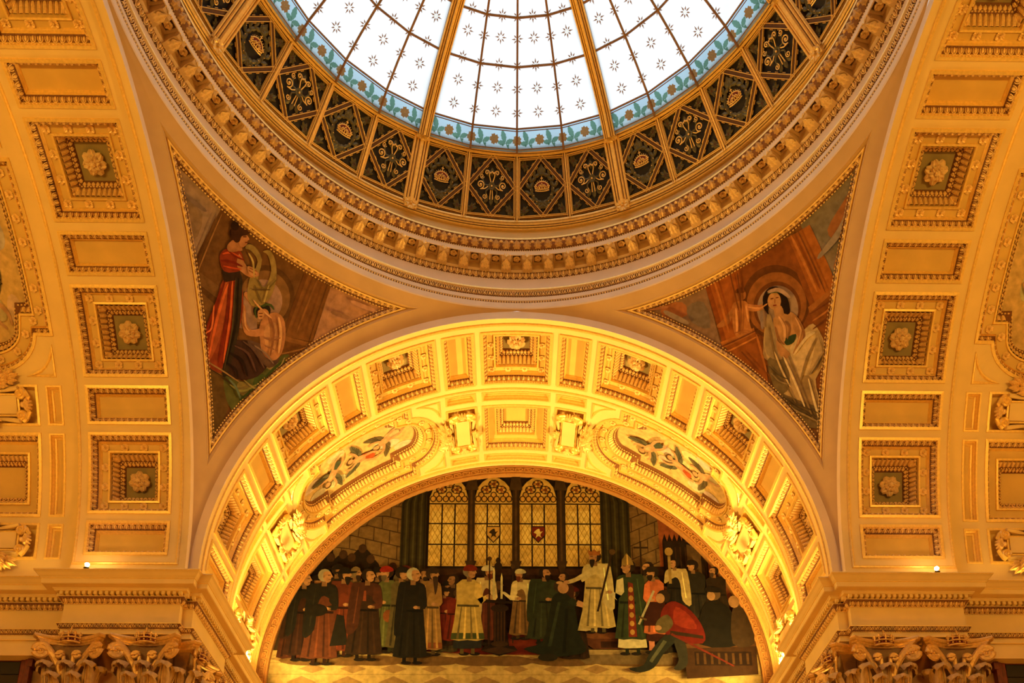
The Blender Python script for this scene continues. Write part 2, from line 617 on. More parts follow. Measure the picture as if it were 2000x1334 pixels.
VIS = {'front': lambda a: True, 'left': lambda a: a <= 1, 'right': lambda a: a >= -1, 'back': lambda a: False}
ARM_COF1, ARM_COF2 = {}, {}
for arm in ARM:
    vis = VIS[arm]
    cof1 = [(k * K, 'square' if k % 2 == 0 else 'rect', k) for k in range(-7, 8) if vis(k * K)]
    h1 = []
    for a, t, k in cof1:
        hh = SQ_H if t == 'square' else RC_H
        h1.append((a - hh, a + hh, DC1 - HY1, DC1 + HY1))
    c2, h2 = [], []
    for s in (-1, 1):
        for a in CARTS:
            c2.append((s * a, 'cart'))
        for a in SQS:
            if not (a == 0 and s < 0):
                c2.append((s * a, 'square2'))
        c2.append((s * OV, 'oval'))
    c2 = [c for c in c2 if vis(c[0]) and not (arm in ('left', 'right') and abs(c[0]) < 20)]
    for a, t in c2:
        if t == 'oval':
            h2.append((a - 19.92, a + 19.92, DC2 - 1.44, DC2 + 1.44))
        else:
            hh = 3.17 if t == 'cart' else 7.2
            h2.append((a - hh, a + hh, DC2 - HY2, DC2 + HY2))
            h2.append((a - hh, a + hh, 9.96, 10.27))
            h2.append((a - hh, a + hh, 12.55, 12.82))
    ARM_COF1[arm], ARM_COF2[arm] = cof1, c2
    mb = MB()
    sheet(mb, R1, W, D1, h1, M_PLASTER)
    annulus(mb, D1, R1, R2, M_PLASTER)
    sheet(mb, R2, D1, DK, h2, M_PLASTER)
    # walls under the springing, down to the cornice
    for s in (-1, 1):
        for x, d0, d1 in ((R1, W, D1), (R2, D1, DK)):
            vs = [V((s * x, d0, 0)), V((s * x, d1, 0)), V((s * x, d1, SPR - .05)), V((s * x, d0, SPR - .05))]
            mb.add(vs, [(0, 1, 2, 3)], M_PLASTER)
        mb.add([V((s * R1, D1, 0)), V((s * R2, D1, 0)), V((s * R2, D1, SPR - .05)), V((s * R1, D1, SPR - .05))], [(0, 1, 2, 3)], M_PLASTER)
    vt = struct('ceiling', f'coffered cream and gold barrel vault of the {arm} arm', mb, arm_m(arm))
    if arm == 'back':
        continue
    # thin gilt beads that run round the vault bands
    mb = MB()
    aa0, aa1 = (-89.8, 89.8) if arm == 'front' else ((-89.8, 12) if arm == 'left' else (-12, 89.8))
    P1, N1 = arc_path(R1, 7.29, 96, aa0, aa1)
    P2, N2 = arc_path(R1, 9.50, 96, aa0, aa1)
    loop = P1 + P2[::-1]
    nl = N1 + N2[::-1]
    sweep(mb, loop, nl, [(-.03, 0), (-.025, .035), (.0, .045), (.025, .035), (.03, 0)], True, M_GOLD)
    mb.build('bead_frame', vt)
    mb = MB()
    P, N = arc_path(R2, 12.98, 96, aa0, aa1)
    sweep(mb, P, N, [(-.07, 0), (-.06, .05), (-.02, .06), (.0, .02), (.03, .03), (.05, 0)], False, M_GOLD)
    P, N = arc_path(R2, 9.62, 96, aa0, aa1)
    sweep(mb, P, N, [(-.03, 0), (-.02, .025), (.02, .025), (.03, 0)], False, M_GOLD)
    mb.build('edge_bead', vt)
    # long sunk slots above and below the panels
    for a, t in c2:
        if t == 'oval':
            continue
        hh = (.398 if t == 'cart' else .9035)
        for dc, hy in ((10.115, .155), (12.685, .135)):
            mb = MB()
            p = rect(hh, hy)
            sweep(mb, p, [UP] * len(p), [(-.02, .0), (-.015, .02), (.02, .02), (.03, -.03), (.05, -.06), (.06, -.10), (.09, -.11), (.10, -.13)], True, M_GOLD)
            fan(mb, offset(p, [UP] * len(p), True, .10, -.13), (0, 0, -.13), 1, M_FIELD)
            mb.bend(R2)
            mb.build('sunk_slot', vt, False, arm_m(arm).inverted() @ place(arm, rad(a), dc, R2))

# arch faces towards the crossing (pale rose ring on each arch)
for arm in ARM:
    mb = MB()
    annulus(mb, W, R1, RF + .012, M_FASCIA)
    for s in (-1, 1):
        mb.add([V((s * R1, W, 0)), V((s * W, W, 0)), V((s * W, W, SPR - .05)), V((s * R1, W, SPR - .05))], [(0, 1, 2, 3)], M_FASCIA)
    struct('trim_1', f'pale rose face ring of the {arm} arch', mb, arm_m(arm))

# pendentives: four spherical triangles
RD0, ZD0 = 7.07, math.sqrt(RS * RS - 7.07 ** 2)


def sph(v):
    return V(v).normalized() * RS


def pend_loop():
    """outline of the front-right pendentive (x>0,y>0) anticlockwise seen from the centre"""
    L = []
    a_top = math.acos(min(1, ZD0 / RF))
    n = 40
    for i in range(n):      # up the front arch circle from the corner: plane y=W
        z = ZD0 * sin(PI / 2 * i / n)
        L.append(V((math.sqrt(max(RF * RF - z * z, 0)), W, z)))
    f0 = math.atan2(L[-1].x, W)
    x1 = math.sqrt(max(RF * RF - ZD0 ** 2, 0))
    g0 = math.atan2(x1, W)
    for i in range(n + 1):
        g = g0 + (PI / 2 - 2 * g0) * i / n
        L.append(V((RD0 * sin(g), RD0 * cos(g), ZD0)))
    for i in range(n - 1, 0, -1):
        z = ZD0 * sin(PI / 2 * i / n)
        L.append(V((W, math.sqrt(max(RF * RF - z * z, 0)), z)))
    return L


PEND = pend_loop()


def z_top(az):
    return 6.95


def frame_loop(p, mir, n=40):
    """outline of the corner picture frame on the sphere, p metres inside its outer edge"""
    e = 6.885 - .727 * p

    def top(az):
        return z_top(az) - .742 * p
    lo, hi = 1.0, 44.0
    for _ in range(50):
        md = (lo + hi) / 2
        if math.sqrt(RS * RS - top(md) ** 2) * cos(rad(md)) - e > 0:
            lo = md
        else:
            hi = md
    a0 = lo
    z1 = top(a0)
    z0 = math.sqrt(RS * RS - 2 * e * e)
    L = []
    for i in range(n):
        z = z0 + (z1 - z0) * sin(PI / 2 * i / n)
        L.append(V((math.sqrt(RS * RS - z * z - e * e), e, z)))
    for i in range(n + 1):
        az = a0 + (90 - 2 * a0) * i / n
        z = top(az)
        r = math.sqrt(RS * RS - z * z)
        L.append(V((r * sin(rad(az)), r * cos(rad(az)), z)))
    for i in range(n - 1, 0, -1):
        z = z0 + (z1 - z0) * sin(PI / 2 * i / n)
        L.append(V((e, math.sqrt(RS * RS - z * z - e * e), z)))
    if mir < 0:
        L = [V((-v.x, v.y, v.z)) for v in L]
    return L


for mx, my, nm in ((1, 1, 'front right'), (-1, 1, 'front left'), (-1, -1, 'back left'), (1, -1, 'back right')):
    mb = MB()
    outer = [V((v.x * mx, v.y * my, v.z)) for v in PEND]
    if my < 0:
        fan(mb, outer, sph((mx, my, 0.95)), 14, M_PENDENT, sph)
    else:
        inner = frame_loop(0, mx)
        n = len(outer)
        vs = []
        for k in range(5):
            vs += [sph(a.lerp(b, k / 4)) for a, b in zip(outer, inner)]
        mb.add(vs, [(k * n + i, k * n + (i + 1) % n, (k + 1) * n + (i + 1) % n, (k + 1) * n + i) for k in range(4) for i in range(n)], M_PENDENT)
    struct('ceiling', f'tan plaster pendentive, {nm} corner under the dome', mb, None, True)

# end walls of the arms, pier walls, floor
QW = [(-DP - .25, R2), (-D1, R2), (-D1, R1), (-W, R1), (-W, W), (-R1, W), (-R1, D1), (-R2, D1), (-R2, DP + .25)]
for rz, nm in ((0, 'front left'), (-PI / 2, 'front right'), (PI / 2, 'back left'), (PI, 'back right')):
    mb = MB()
    # plan set back behind the pilasters by 0.35
    off = [(-DP - .25, R2 + .35), (-D1 - .35, R2 + .35), (-D1 - .35, R1 + .35), (-R1 - .35, R1 + .35), (-R1 - .35, D1 + .35), (-R2 - .35, D1 + .35), (-R2 - .35, DP + .25)]
    n = len(off)
    vs = [V((x, y, z)) for x, y in off for z in (-13.0, -1.6)]
    mb.add(vs, [(2 * i, 2 * i + 2, 2 * i + 3, 2 * i + 1) for i in range(n - 1)], M_MARBLE)
    struct('wall_pier', f'brown marble pier wall at the {nm} corner', mb, Matrix.Rotation(rz, 4, 'Z'))
for arm in ARM:
    mb = MB()
    box(mb, (-R2 - .4, DP + .02, -13.0), (R2 + .4, DP + .3, 8.0), M_PLASTER)
    struct('wall_' + arm, f'end wall of the {arm} arm', mb, arm_m(arm))
mb = MB()
box(mb, (-15, -15, -13.2), (15, 15, -13.0), M_FLOOR)
struct('floor', 'stone floor of the hall far below', mb)


# ---------------------------------------------------------------- dome ring mouldings
def ring(r, z, n=180, g0=0.0, g1=360.0):
    out = []
    full = abs(g1 - g0 - 360) < 1e-6
    for i in range(n if full else n + 1):
        g = rad(g0 + (g1 - g0) * i / n)
        out.append(V((r * sin(g), r * cos(g), z)))
    return out


def lathe(mb, prof, m, n=180):
    k = len(prof)
    vs = [V((p[0] * sin(2 * PI * i / n), p[0] * cos(2 * PI * i / n), p[1])) for i in range(n) for p in prof]
    gr = {}
    for i in range(n):
        j = (i + 1) % n
        for a in range(k - 1):
            mm = prof[a][2] if len(prof[a]) > 2 else m
            gr.setdefault(mm, []).append((i * k + a, i * k + a + 1, j * k + a + 1, j * k + a))
    for mm, fs in gr.items():
        mb.add(vs, fs, mm)


def ring_course(mb, r0, z0, r1, z1, pitch, tmpl, m, hs, n=360, g0=-100, g1=100):
    """ornament laid on the conical strip from (r0,z0) to (r1,z1); y runs from the first to the second edge"""
    k = round(rad(g1 - g0) * r0 / pitch)
    tv, tf = tmpl
    ln = math.hypot(r1 - r0, z1 - z0)
    for i in range(k):
        g = rad(g0 + (g1 - g0) * (i + .5) / k)
        Rr = V((sin(g), cos(g), 0))
        T = V((cos(g), -sin(g), 0))
        S = (Rr * (r1 - r0) + UP * (z1 - z0)) / ln
        N = T.cross(S)
        if N.dot(Rr) > 0:
            N = -N
        O = Rr * r0 + UP * z0
        w = rad(g1 - g0) * r0 / k
        mb.add([O + T * (x * w) + S * (y * ln) + N * (z * hs) for x, y, z in tv], tf, m)


mb = MB()
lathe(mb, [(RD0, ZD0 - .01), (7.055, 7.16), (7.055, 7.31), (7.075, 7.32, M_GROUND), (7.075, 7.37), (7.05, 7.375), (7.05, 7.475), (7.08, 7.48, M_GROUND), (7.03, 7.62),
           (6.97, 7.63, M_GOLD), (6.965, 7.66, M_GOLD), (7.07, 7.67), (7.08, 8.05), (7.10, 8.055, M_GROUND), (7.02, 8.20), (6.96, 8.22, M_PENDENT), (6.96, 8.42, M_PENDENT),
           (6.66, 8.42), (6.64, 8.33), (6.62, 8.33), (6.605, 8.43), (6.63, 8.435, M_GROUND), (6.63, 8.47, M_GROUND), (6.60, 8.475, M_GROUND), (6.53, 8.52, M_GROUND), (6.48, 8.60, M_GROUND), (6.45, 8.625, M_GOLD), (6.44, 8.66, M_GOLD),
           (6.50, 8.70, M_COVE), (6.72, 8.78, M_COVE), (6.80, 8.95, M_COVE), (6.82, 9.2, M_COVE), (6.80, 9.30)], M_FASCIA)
for i, mm in enumerate(mb.m):
    pass
dring = struct('trim_2', 'ring cornice of rose and gold mouldings at the foot of the dome', mb)
mb = MB()
ring_course(mb, 7.075, 7.315, 7.075, 7.375, .062, T_BEAD, M_RELIEF, .06)
mb.build('bead_string', dring)
mb = MB()
ring_course(mb, 7.08, 7.475, 7.07, 7.505, .045, T_BEAD, M_RELIEF, .04)
ring_course(mb, 7.07, 7.505, 7.01, 7.63, .13, T_WATER, M_RELIEF, .09)
mb.build('leaf_course', dring)
mb = MB()
ring_course(mb, 7.10, 8.04, 7.095, 8.075, .06, T_BEAD, M_RELIEF, .05)
ring_course(mb, 7.08, 8.075, 7.0, 8.21, .153, T_EGG, M_RELIEF, .12)
mb.build('egg_and_dart_course', dring)
mb = MB()
ring_course(mb, 6.625, 8.43, 6.625, 8.475, .055, T_BEAD, M_RELIEF, .05)
ring_course(mb, 6.59, 8.485, 6.46, 8.625, .254, T_LEAF, M_RELIEF_D, .20)
ring_course(mb, 6.60, 8.48, 6.45, 8.63, .254, ([(.5 + x * .5, .62 + y * .3, z * .6 + .02) for x, y, z in T_LEAF[0]], T_LEAF[1]), M_RELIEF, .16)
mb.build('acanthus_course', dring)

# back half of the upper drum, plain
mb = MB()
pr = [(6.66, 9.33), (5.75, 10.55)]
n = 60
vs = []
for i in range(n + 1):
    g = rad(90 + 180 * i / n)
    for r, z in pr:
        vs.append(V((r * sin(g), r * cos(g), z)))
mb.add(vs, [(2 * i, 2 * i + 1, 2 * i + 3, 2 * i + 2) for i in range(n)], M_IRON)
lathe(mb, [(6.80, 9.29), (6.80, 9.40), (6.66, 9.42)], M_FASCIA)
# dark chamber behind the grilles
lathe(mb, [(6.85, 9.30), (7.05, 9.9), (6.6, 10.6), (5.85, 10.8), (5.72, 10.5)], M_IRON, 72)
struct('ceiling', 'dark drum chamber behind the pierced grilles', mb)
mb = MB()
lathe(mb, [(6.80, 9.27, M_RIBGOLD), (6.74, 9.255), (6.72, 9.275, M_RIBDARK), (6.71, 9.285), (6.69, 9.275), (6.67, 9.29, M_RIBDARK), (6.665, 9.305), (6.65, 9.30), (6.62, 9.33, M_RIBDARK), (6.62, 9.34), (6.60, 9.345), (6.59, 9.38), (6.62, 9.42)], M_RIBGOLD)
struct('trim_3', 'gilt ribbed moulding below the pierced grilles', mb)
mb = MB()
lathe(mb, [(5.86, 10.48), (5.82, 10.46), (5.80, 10.44, M_RIBDARK), (5.79, 10.46), (5.77, 10.44), (5.74, 10.45), (5.73, 10.47, M_RIBDARK), (5.72, 10.48), (5.70, 10.46), (5.66, 10.48), (5.645, 10.51, M_RIBDARK), (5.635, 10.52), (5.62, 10.51), (5.60, 10.55), (5.64, 10.60), (5.9, 10.62)], M_RIBGOLD)
struct('trim_4', 'gilt ribbed moulding between the grilles and the glass', mb)
# ---------------------------------------------------------------- coffers of the vaults
def tray(p, prof, m, field_p, field_h, field_m, R, extra=None):
    """moulded frame swept round outline p, closed by a field"""
    mb = MB()
    N = [UP] * len(p)
    sweep(mb, p, N, prof, True, m)
    f = MB()
    fan(f, offset(p, N, True, field_p, field_h), (0, 0, field_h), 1, field_m)
    return mb.bend(R), f.bend(R)


class Kit:
    """meshes of one kind of thing: list of (part name, mesh, sub-parts)"""

    def __init__(self):
        self.parts = []

    def add(self, name, mb, smooth=False, subs=(), mw=None):
        self.parts.append((name, mb.mesh(name, smooth), list(subs), mw))

    def put(self, name, label, cat, mw, group):
        t = thing(name, label, cat, mw, group)
        for nm, me, subs, m in self.parts:
            o = link(nm, me, t, m)
            for sn, sme, smw in subs:
                link(sn, sme, o, smw)
        return t


def bendpt(R, s, t, h):
    return Matrix.Translation(((R - h) * sin(s / R), t, R - (R - h) * cos(s / R))) @ Matrix.Rotation(-s / R, 4, 'Y')


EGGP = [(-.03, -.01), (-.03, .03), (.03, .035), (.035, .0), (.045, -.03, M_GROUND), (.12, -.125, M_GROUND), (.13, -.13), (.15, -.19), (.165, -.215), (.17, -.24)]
DFLAT, DBED = -.24, -.60


def egg_part(p, pitch=.128, p0=.035, p1=.125, h0=-.02, h1=-.135, m=M_RELIEF):
    mb = MB()
    N = [UP] * len(p)
    # tilted course down the sloping side
    q = offset(p, N, True, p0, h0)
    ln = math.hypot(p1 - p0, h1 - h0)
    along(mb, q, N, True, pitch, T_EGG, ln, m, .11, tilt=-math.atan2(h0 - h1, p1 - p0), gap=.06)
    q = offset(p, N, True, p0 - .012, .0)
    along(mb, q, N, True, pitch * .5, T_BEAD, .03, m, .035, gap=.02)
    return mb


def flower_mesh(r, m, petals=5, h=.4, layers=1, lobed=False):
    mb = MB()
    rosette(mb, (0, 0, 0), r, m, petals, h, None, None, None, layers, lobed)
    return mb.mesh('rosette')


ME_STUD = flower_mesh(.088, M_RELIEF, 6, .6)
ME_BIGROSE = None


def inner_frame(p, h0=DFLAT, bed=DBED, gad_pitch=.098):
    g0 = 0.0
    N = [UP] * len(p)
    lip = MB()
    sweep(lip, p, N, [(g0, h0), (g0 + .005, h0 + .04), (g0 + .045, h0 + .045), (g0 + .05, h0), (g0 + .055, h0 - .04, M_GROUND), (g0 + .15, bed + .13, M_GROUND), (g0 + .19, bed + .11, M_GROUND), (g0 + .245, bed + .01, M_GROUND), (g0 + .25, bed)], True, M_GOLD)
    gad = MB()
    q = offset(p, N, True, g0 + .055, h0 - .03)
    dz = (h0 - .03) - (bed + .125)
    along(gad, q, N, True, gad_pitch, T_GAD, math.hypot(.10, dz), M_RELIEF, .10, tilt=-math.atan2(dz, .10), gap=.05)
    q = offset(p, N, True, g0 + .16, bed + .115)
    along(gad, q, N, True, .06, T_BEAD, .035, M_RELIEF, .04, gap=.02)
    q = offset(p, N, True, g0 + .185, bed + .11)
    along(gad, q, N, True, .085, T_LEAF, .09, M_RELIEF, .07, tilt=-1.0, gap=.03)
    return lip, gad


def corner_leaves(p, g, h, m, R):
    """small leaf tufts in the corners of the inner frame"""
    mb = MB()
    n = len(p)
    N = [UP] * n
    q = offset(p, N, True, g, h)
    for i in range(n):
        a = (p[i] - p[i - 1]).normalized()
        b = (p[(i + 1) % n] - p[i]).normalized()
        if a.dot(b) < .5:
            d = (b - a).normalized()
            s = UP.cross(d)
            for t in (-.7, 0, .7):
                X = s * cos(t) - d * sin(t)
                Y = d * cos(t) + s * sin(t)
                mb.add([q[i] + X * (x * .10) + Y * (y * .17) + UP * (z * .14 - y * .10) for x, y, z in T_LEAF[0]], T_LEAF[1], m)
            ball(mb, q[i] + d * .04 + UP * .02, .035, .035, .05, m, 6, 3, True)
    return mb


def square_kit():
    k = Kit()
    HX = .861
    p = rect(HX, HY1)
    fr, fl = tray(p, EGGP, M_GOLD, .17, DFLAT, M_FIELD, R1)
    # flat strip only, leaving the inner well open
    fl = MB()
    pi_ = rect(HX - .30, HY1 - .30, .36)
    N = [UP] * len(pi_)
    sweep(fl, pi_, N, [(-.135, DFLAT), (.01, DFLAT)], True, M_FIELD)
    k.add('frame', fr)
    k.add('egg_and_dart_course', egg_part(p).bend(R1))
    k.add('flat_border', fl.bend(R1))
    lip, gad = inner_frame(pi_)
    k.add('inner_frame', lip.bend(R1))
    gad2 = corner_leaves(pi_, .06, -.32, M_RELIEF, R1)
    gad.add(gad2.v, gad2.f, M_RELIEF)
    k.add('gadroon_course', gad.bend(R1))
    bed = MB()
    fan(bed, offset(pi_, N, True, .25, DBED), (0, 0, DBED), 1, M_COFFERBED)
    k.add('bed_panel', bed.bend(R1))
    rs = MB()
    rosette(rs, (0, 0, DBED + .10), .235, M_ROSETTE, 7, .35, None, None, None, 2, True)
    tube(rs, [V((0, 0, DBED)), V((0, 0, DBED + .16))], .07, M_ROSETTE, 6)
    k.add('rosette', rs)
    xs = [-(HX - .235), -(HX - .235) / 3, (HX - .235) / 3, HX - .235]
    ys = [-(HY1 - .235), -(HY1 - .235) / 3, (HY1 - .235) / 3, HY1 - .235]
    for i, x in enumerate(xs):
        for j, y in enumerate(ys):
            if i in (0, 3) or j in (0, 3):
                k.parts.append(('stud_rosette', ME_STUD, [], bendpt(R1, x, y, DFLAT)))
    return k


def rect_kit():
    k = Kit()
    p = rect(.373, HY1)
    fr, fl = tray(p, EGGP, M_GOLD, .165, DFLAT, M_FIELD, R1)
    k.add('frame', fr)
    k.add('egg_and_dart_course', egg_part(p).bend(R1))
    k.add('flat_panel', fl)
    return k


def square2_kit():
    k = Kit()
    p = rect(.9035, HY2)
    N = [UP] * len(p)
    fr, fl = tray(p, EGGP, M_GOLD, .17, -.17, M_FIELD, R2)
    k.add('frame', fr)
    k.add('egg_and_dart_course', egg_part(p).bend(R2))
    fl = MB()
    pi_ = rect(.9035 - .33, HY2 - .33, .36)
    N = [UP] * len(pi_)
    sweep(fl, pi_, N, [(-.165, DFLAT), (.01, DFLAT)], True, M_FIELD)
    k.add('flat_border', fl.bend(R2))
    lip, gad = inner_frame(pi_, DFLAT, -.50)
    gad2 = corner_leaves(pi_, .06, -.32, M_RELIEF, R2)
    gad.add(gad2.v, gad2.f, M_RELIEF)
    k.add('inner_frame', lip.bend(R2))
    k.add('gadroon_course', gad.bend(R2))
    bed = MB()
    fan(bed, offset(pi_, N, True, .25, -.50), (0, 0, -.50), 1, M_FIELD)
    k.add('flat_panel', bed.bend(R2))
    return k


def spiral(c, r0, turns, X, Y, g0=0.0, n=26, shrink=.18):
    return [c + X * (r0 * (1 - (1 - shrink) * i / n) * cos(g0 + turns * 2 * PI * i / n)) + Y * (r0 * (1 - (1 - shrink) * i / n) * sin(g0 + turns * 2 * PI * i / n)) for i in range(n + 1)]


def spray(mb, c, d, m, n=7, size=.30, spread=1.9, lift=.10):
    """tuft of acanthus leaves fanning about direction d in the local plane"""
    s = UP.cross(d)
    for i in range(n):
        t = -spread / 2 + spread * i / max(1, n - 1)
        X = s * cos(t) - d * sin(t)
        Y = d * cos(t) + s * sin(t)
        L = size * (1 - .25 * abs(t) / spread * 2) * random.uniform(.85, 1.1)
        mb.add([V(c) + X * (x * L * .55) + Y * (y * L) + UP * (z * L * .8 + lift * sin(PI * .8 * y) + .02) for x, y, z in T_LEAF[0]], T_LEAF[1], m)


def cart_kit(side):
    """sunk panel with a scrolled plaque; side=+1 puts the large leaf spray on the +x side"""
    k = Kit()
    p = rect(.398, HY2)
    fr, fl = tray(p, [(-.03, -.01), (-.03, .025), (.02, .03), (.03, .0), (.04, -.12), (.05, -.14)], M_GOLD, .05, -.14, M_FIELD, R2)
    k.add('frame', fr)
    k.add('sunk_field', fl)
    pl = MB()
    box(pl, (-.19, -.50, -.10), (.19, .50, .075), M_PLASTER)
    sweep(pl, rect(.19, .50, 5), [UP] * 4, [(-.05, .0), (-.05, .045), (-.01, .05), (.0, .02)], True, M_GOLD)
    k.add('plaque', pl.bend(R2))
    for sy in (-1, 1):
        for sx in (-1, 1):
            mb = MB()
            c = V((sx * .235, sy * .60, .07))
            X, Y = V((sx, 0, 0)), V((0, sy, 0))
            tube(mb, spiral(c, .115, 1.6, X, Y, 0.2), .042, M_GOLD, 6, False, 1.8)
            tube(mb, [V((sx * .29, sy * .10, .02)), V((sx * .31, sy * .3, .05)), V((sx * .33, sy * .45, .08)), V((sx * .345, sy * .57, .09))], [.03, .045, .05, .045], M_PLASTER, 6, False, 1.5)
            ball(mb, c, .05, .05, .09, M_GOLD, 7, 3, True)
            k.add('scroll', mb.bend(R2))
        mb = MB()
        c = V((0, sy * .66, .03))
        for i in range(5):
            t = -.9 + 1.8 * i / 4
            tube(mb, [c + V((sin(t) * .03, sy * cos(t) * .02, .08)), c + V((sin(t) * .12, sy * cos(t) * .12, .11)), c + V((sin(t) * .19, sy * cos(t) * .17, .03))], [.025, .042, .02], M_RELIEF, 5)
        ball(mb, c + V((0, -sy * .02, .05)), .07, .06, .08, M_RELIEF, 8, 4, True)
        for sx in (-1, 1):
            tube(mb, [c + V((sx * .05, sy * .06, .05)), c + V((sx * .16, sy * .12, .07)), c + V((sx * .27, sy * .06, .05)), c + V((sx * .31, -sy * .03, .03))], [.03, .05, .045, .02], M_GOLD, 6)
        k.add('shell', mb.bend(R2))
    mb = MB()
    random.seed(11)
    for sy in (-1, 1):
        spray(mb, (side * .40, sy * .10, .0), V((side * .75, sy * .66, 0)), M_RELIEF, 6, .42, 1.8, .12)
        spray(mb, (side * .52, sy * .30, .0), V((side * .35, sy * .94, 0)), M_RELIEF, 5, .34, 1.7, .10)
    spray(mb, (side * .36, 0, .02), V((side, 0, 0)), M_RELIEF, 5, .34, 1.6, .16)
    ball(mb, (side * .42, 0, .08), .10, .13, .12, M_RELIEF, 8, 4, True)
    k.add('acanthus_spray', mb.bend(R2))
    mb = MB()
    spray(mb, (-side * .27, 0, .04), V((-side, 0, 0)), M_RELIEF, 5, .27, 2.2, .10)
    ball(mb, (-side * .30, 0, .07), .05, .07, .08, M_RELIEF, 8, 4, True)
    k.add('side_shell', mb.bend(R2))
    return k


def oval_path(step=.12, off=0.0):
    P = [V((-1.603, -1.42, 0)), V((1.603, -1.42, 0)), V((1.603, -1.062, 0))]
    for i in range(1, 30):
        g = -PI / 2 + PI * i / 30
        x, y = 1.5 + .866 * cos(g), 1.07 * sin(g)
        if x > 1.64:
            P.append(V((x, y, 0)))
    P += [V((1.603, 1.062, 0)), V((1.603, 1.42, 0)), V((-1.603, 1.42, 0)), V((-1.603, 1.062, 0))]
    for i in range(1, 30):
        g = PI / 2 + PI * i / 30
        x, y = -1.5 + .866 * cos(g), 1.07 * sin(g)
        if x < -1.64:
            P.append(V((x, y, 0)))
    P.append(V((-1.603, -1.062, 0)))
    if off:
        P = offset(P, [UP] * len(P), True, off, 0)
    return dense(P, step)


OVP = oval_path()


def oval_kit():
    k = Kit()
    p = OVP
    N = [UP] * len(p)
    pl = MB()
    outer = []
    hx, hy = 2.502, 1.445
    for v in p:
        t = min(hx / max(abs(v.x), 1e-6), hy / max(abs(v.y), 1e-6))
        outer.append(V((v.x * t, v.y * t, 0)))
    n = len(p)
    pl.add(outer + list(p), [(i, (i + 1) % n, n + (i + 1) % n, n + i) for i in range(n)], M_PLASTER)
    # corner fillers of the plate
    for sx in (-1, 1):
        for sy in (-1, 1):
            ii = [i for i in range(n) if outer[i].x * sx > hx - .001 and outer[i].y * sy > 0]
            jj = [i for i in range(n) if outer[i].y * sy > hy - .001 and outer[i].x * sx > 0]
            a = max(ii, key=lambda i: outer[i].y * sy)
            b = max(jj, key=lambda i: outer[i].x * sx)
            pl.add([outer[a], outer[b], V((sx * hx, sy * hy, 0))], [(0, 1, 2)], M_PLASTER)
    k.add('field_plate', pl.bend(R2))
    fr = MB()
    ps = oval_path(.24)
    sweep(fr, ps, [UP] * len(ps), EGGP[:-2] + [(.165, -.16)], True, M_GOLD)
    pb = oval_path(.24, .165)
    sweep(fr, pb, [UP] * len(pb), [(0, -.16), (.20, -.16)], True, M_FIELD)
    k.add('frame', fr.bend(R2))
    e = MB()
    q = offset(p, N, True, .04, -.02)
    along(e, q, N, True, .125, T_EGG, .13, M_RELIEF, .11, tilt=-.9, gap=.04)
    k.add('egg_and_dart_course', e.bend(R2))
    e = MB()
    q = offset(p, N, True, .02, .0)
    along(e, q, N, True, .07, T_BEAD, .03, M_RELIEF, .03, gap=.02)
    k.add('bead_course', e.bend(R2))
    lip = MB()
    p3 = oval_path(.26, .36)
    N3 = [UP] * len(p3)
    sweep(lip, p3, N3, [(.0, -.17), (.005, -.12), (.04, -.12), (.05, -.17), (.06, -.19, M_GROUND), (.17, -.32, M_GROUND), (.20, -.34, M_GROUND), (.24, -.40, M_GROUND), (.25, -.42)], True, M_GOLD)
    k.add('inner_frame', lip.bend(R2))
    g = MB()
    q = oval_path(.10, .42)
    along(g, [v + UP * -.18 for v in q], [UP] * len(q), True, .10, T_GAD, .17, M_RELIEF, .10, tilt=-.87, gap=.03)
    q = oval_path(.10, .54)
    along(g, [v + UP * -.33 for v in q], [UP] * len(q), True, .07, T_BEAD, .045, M_RELIEF, .05, gap=.02)
    k.add('gadroon_course', g.bend(R2))
    cv = MB()
    cv.col = (.60, .42, .20)
    q = oval_path(.15, .605)
    fan(cv, [v + UP * -.42 for v in q], (0, 0, -.42), 6, M_PAINT)
    k.add('canvas', cv.bend(R2))
    q = [v + UP * -.16 for v in oval_path(.12, .265)]
    # studs along the flat border
    tot = []
    for i in range(len(q)):
        tot.append((q[(i + 1) % len(q)] - q[i]).length)
    acc, nxt = 0, 0.2
    for i in range(len(q)):
        while acc + tot[i] > nxt:
            v = q[i].lerp(q[(i + 1) % len(q)], (nxt - acc) / tot[i])
            k.parts.append(('stud_rosette', ME_STUD, [], bendpt(R2, v.x, v.y, -.16)))
            nxt += .42
        acc += tot[i]
    # gilt triangles in the four spandrels of the plate
    for sx in (-1, 1):
        for sy in (-1, 1):
            mb = MB()
            t = [V((1.83, 1.38, 0)), V((2.43, 1.38, 0)), V((2.43, .80, 0))]
            for i in range(1, 6):
                f = i / 6
                a = V((2.43, .80, 0)).lerp(V((1.83, 1.38, 0)), f)
                t.append(a - V((.7, .7, 0)) * (.09 * sin(PI * f)) + V((.10, .10, 0)) * sin(PI * f) * 1.6)
            t = [V((v.x * sx, v.y * sy, 0)) for v in t]
            if sx * sy > 0:
                t = t[::-1]
            sweep(mb, t, [UP] * len(t), [(-.02, .0), (-.015, .03), (.02, .035), (.035, .01), (.05, .004)], True, M_GOLD)
            k.add('spandrel_bead', mb.bend(R2))
    return k


KITS = {'square': square_kit(), 'rect': rect_kit(), 'square2': square2_kit(), 'cart+': cart_kit(1), 'cart-': cart_kit(-1), 'oval': oval_kit()}
ORD = {1: 'first', 2: 'second', 3: 'third', 4: 'fourth', 5: 'fifth', 6: 'sixth', 7: 'seventh', 8: 'eighth'}


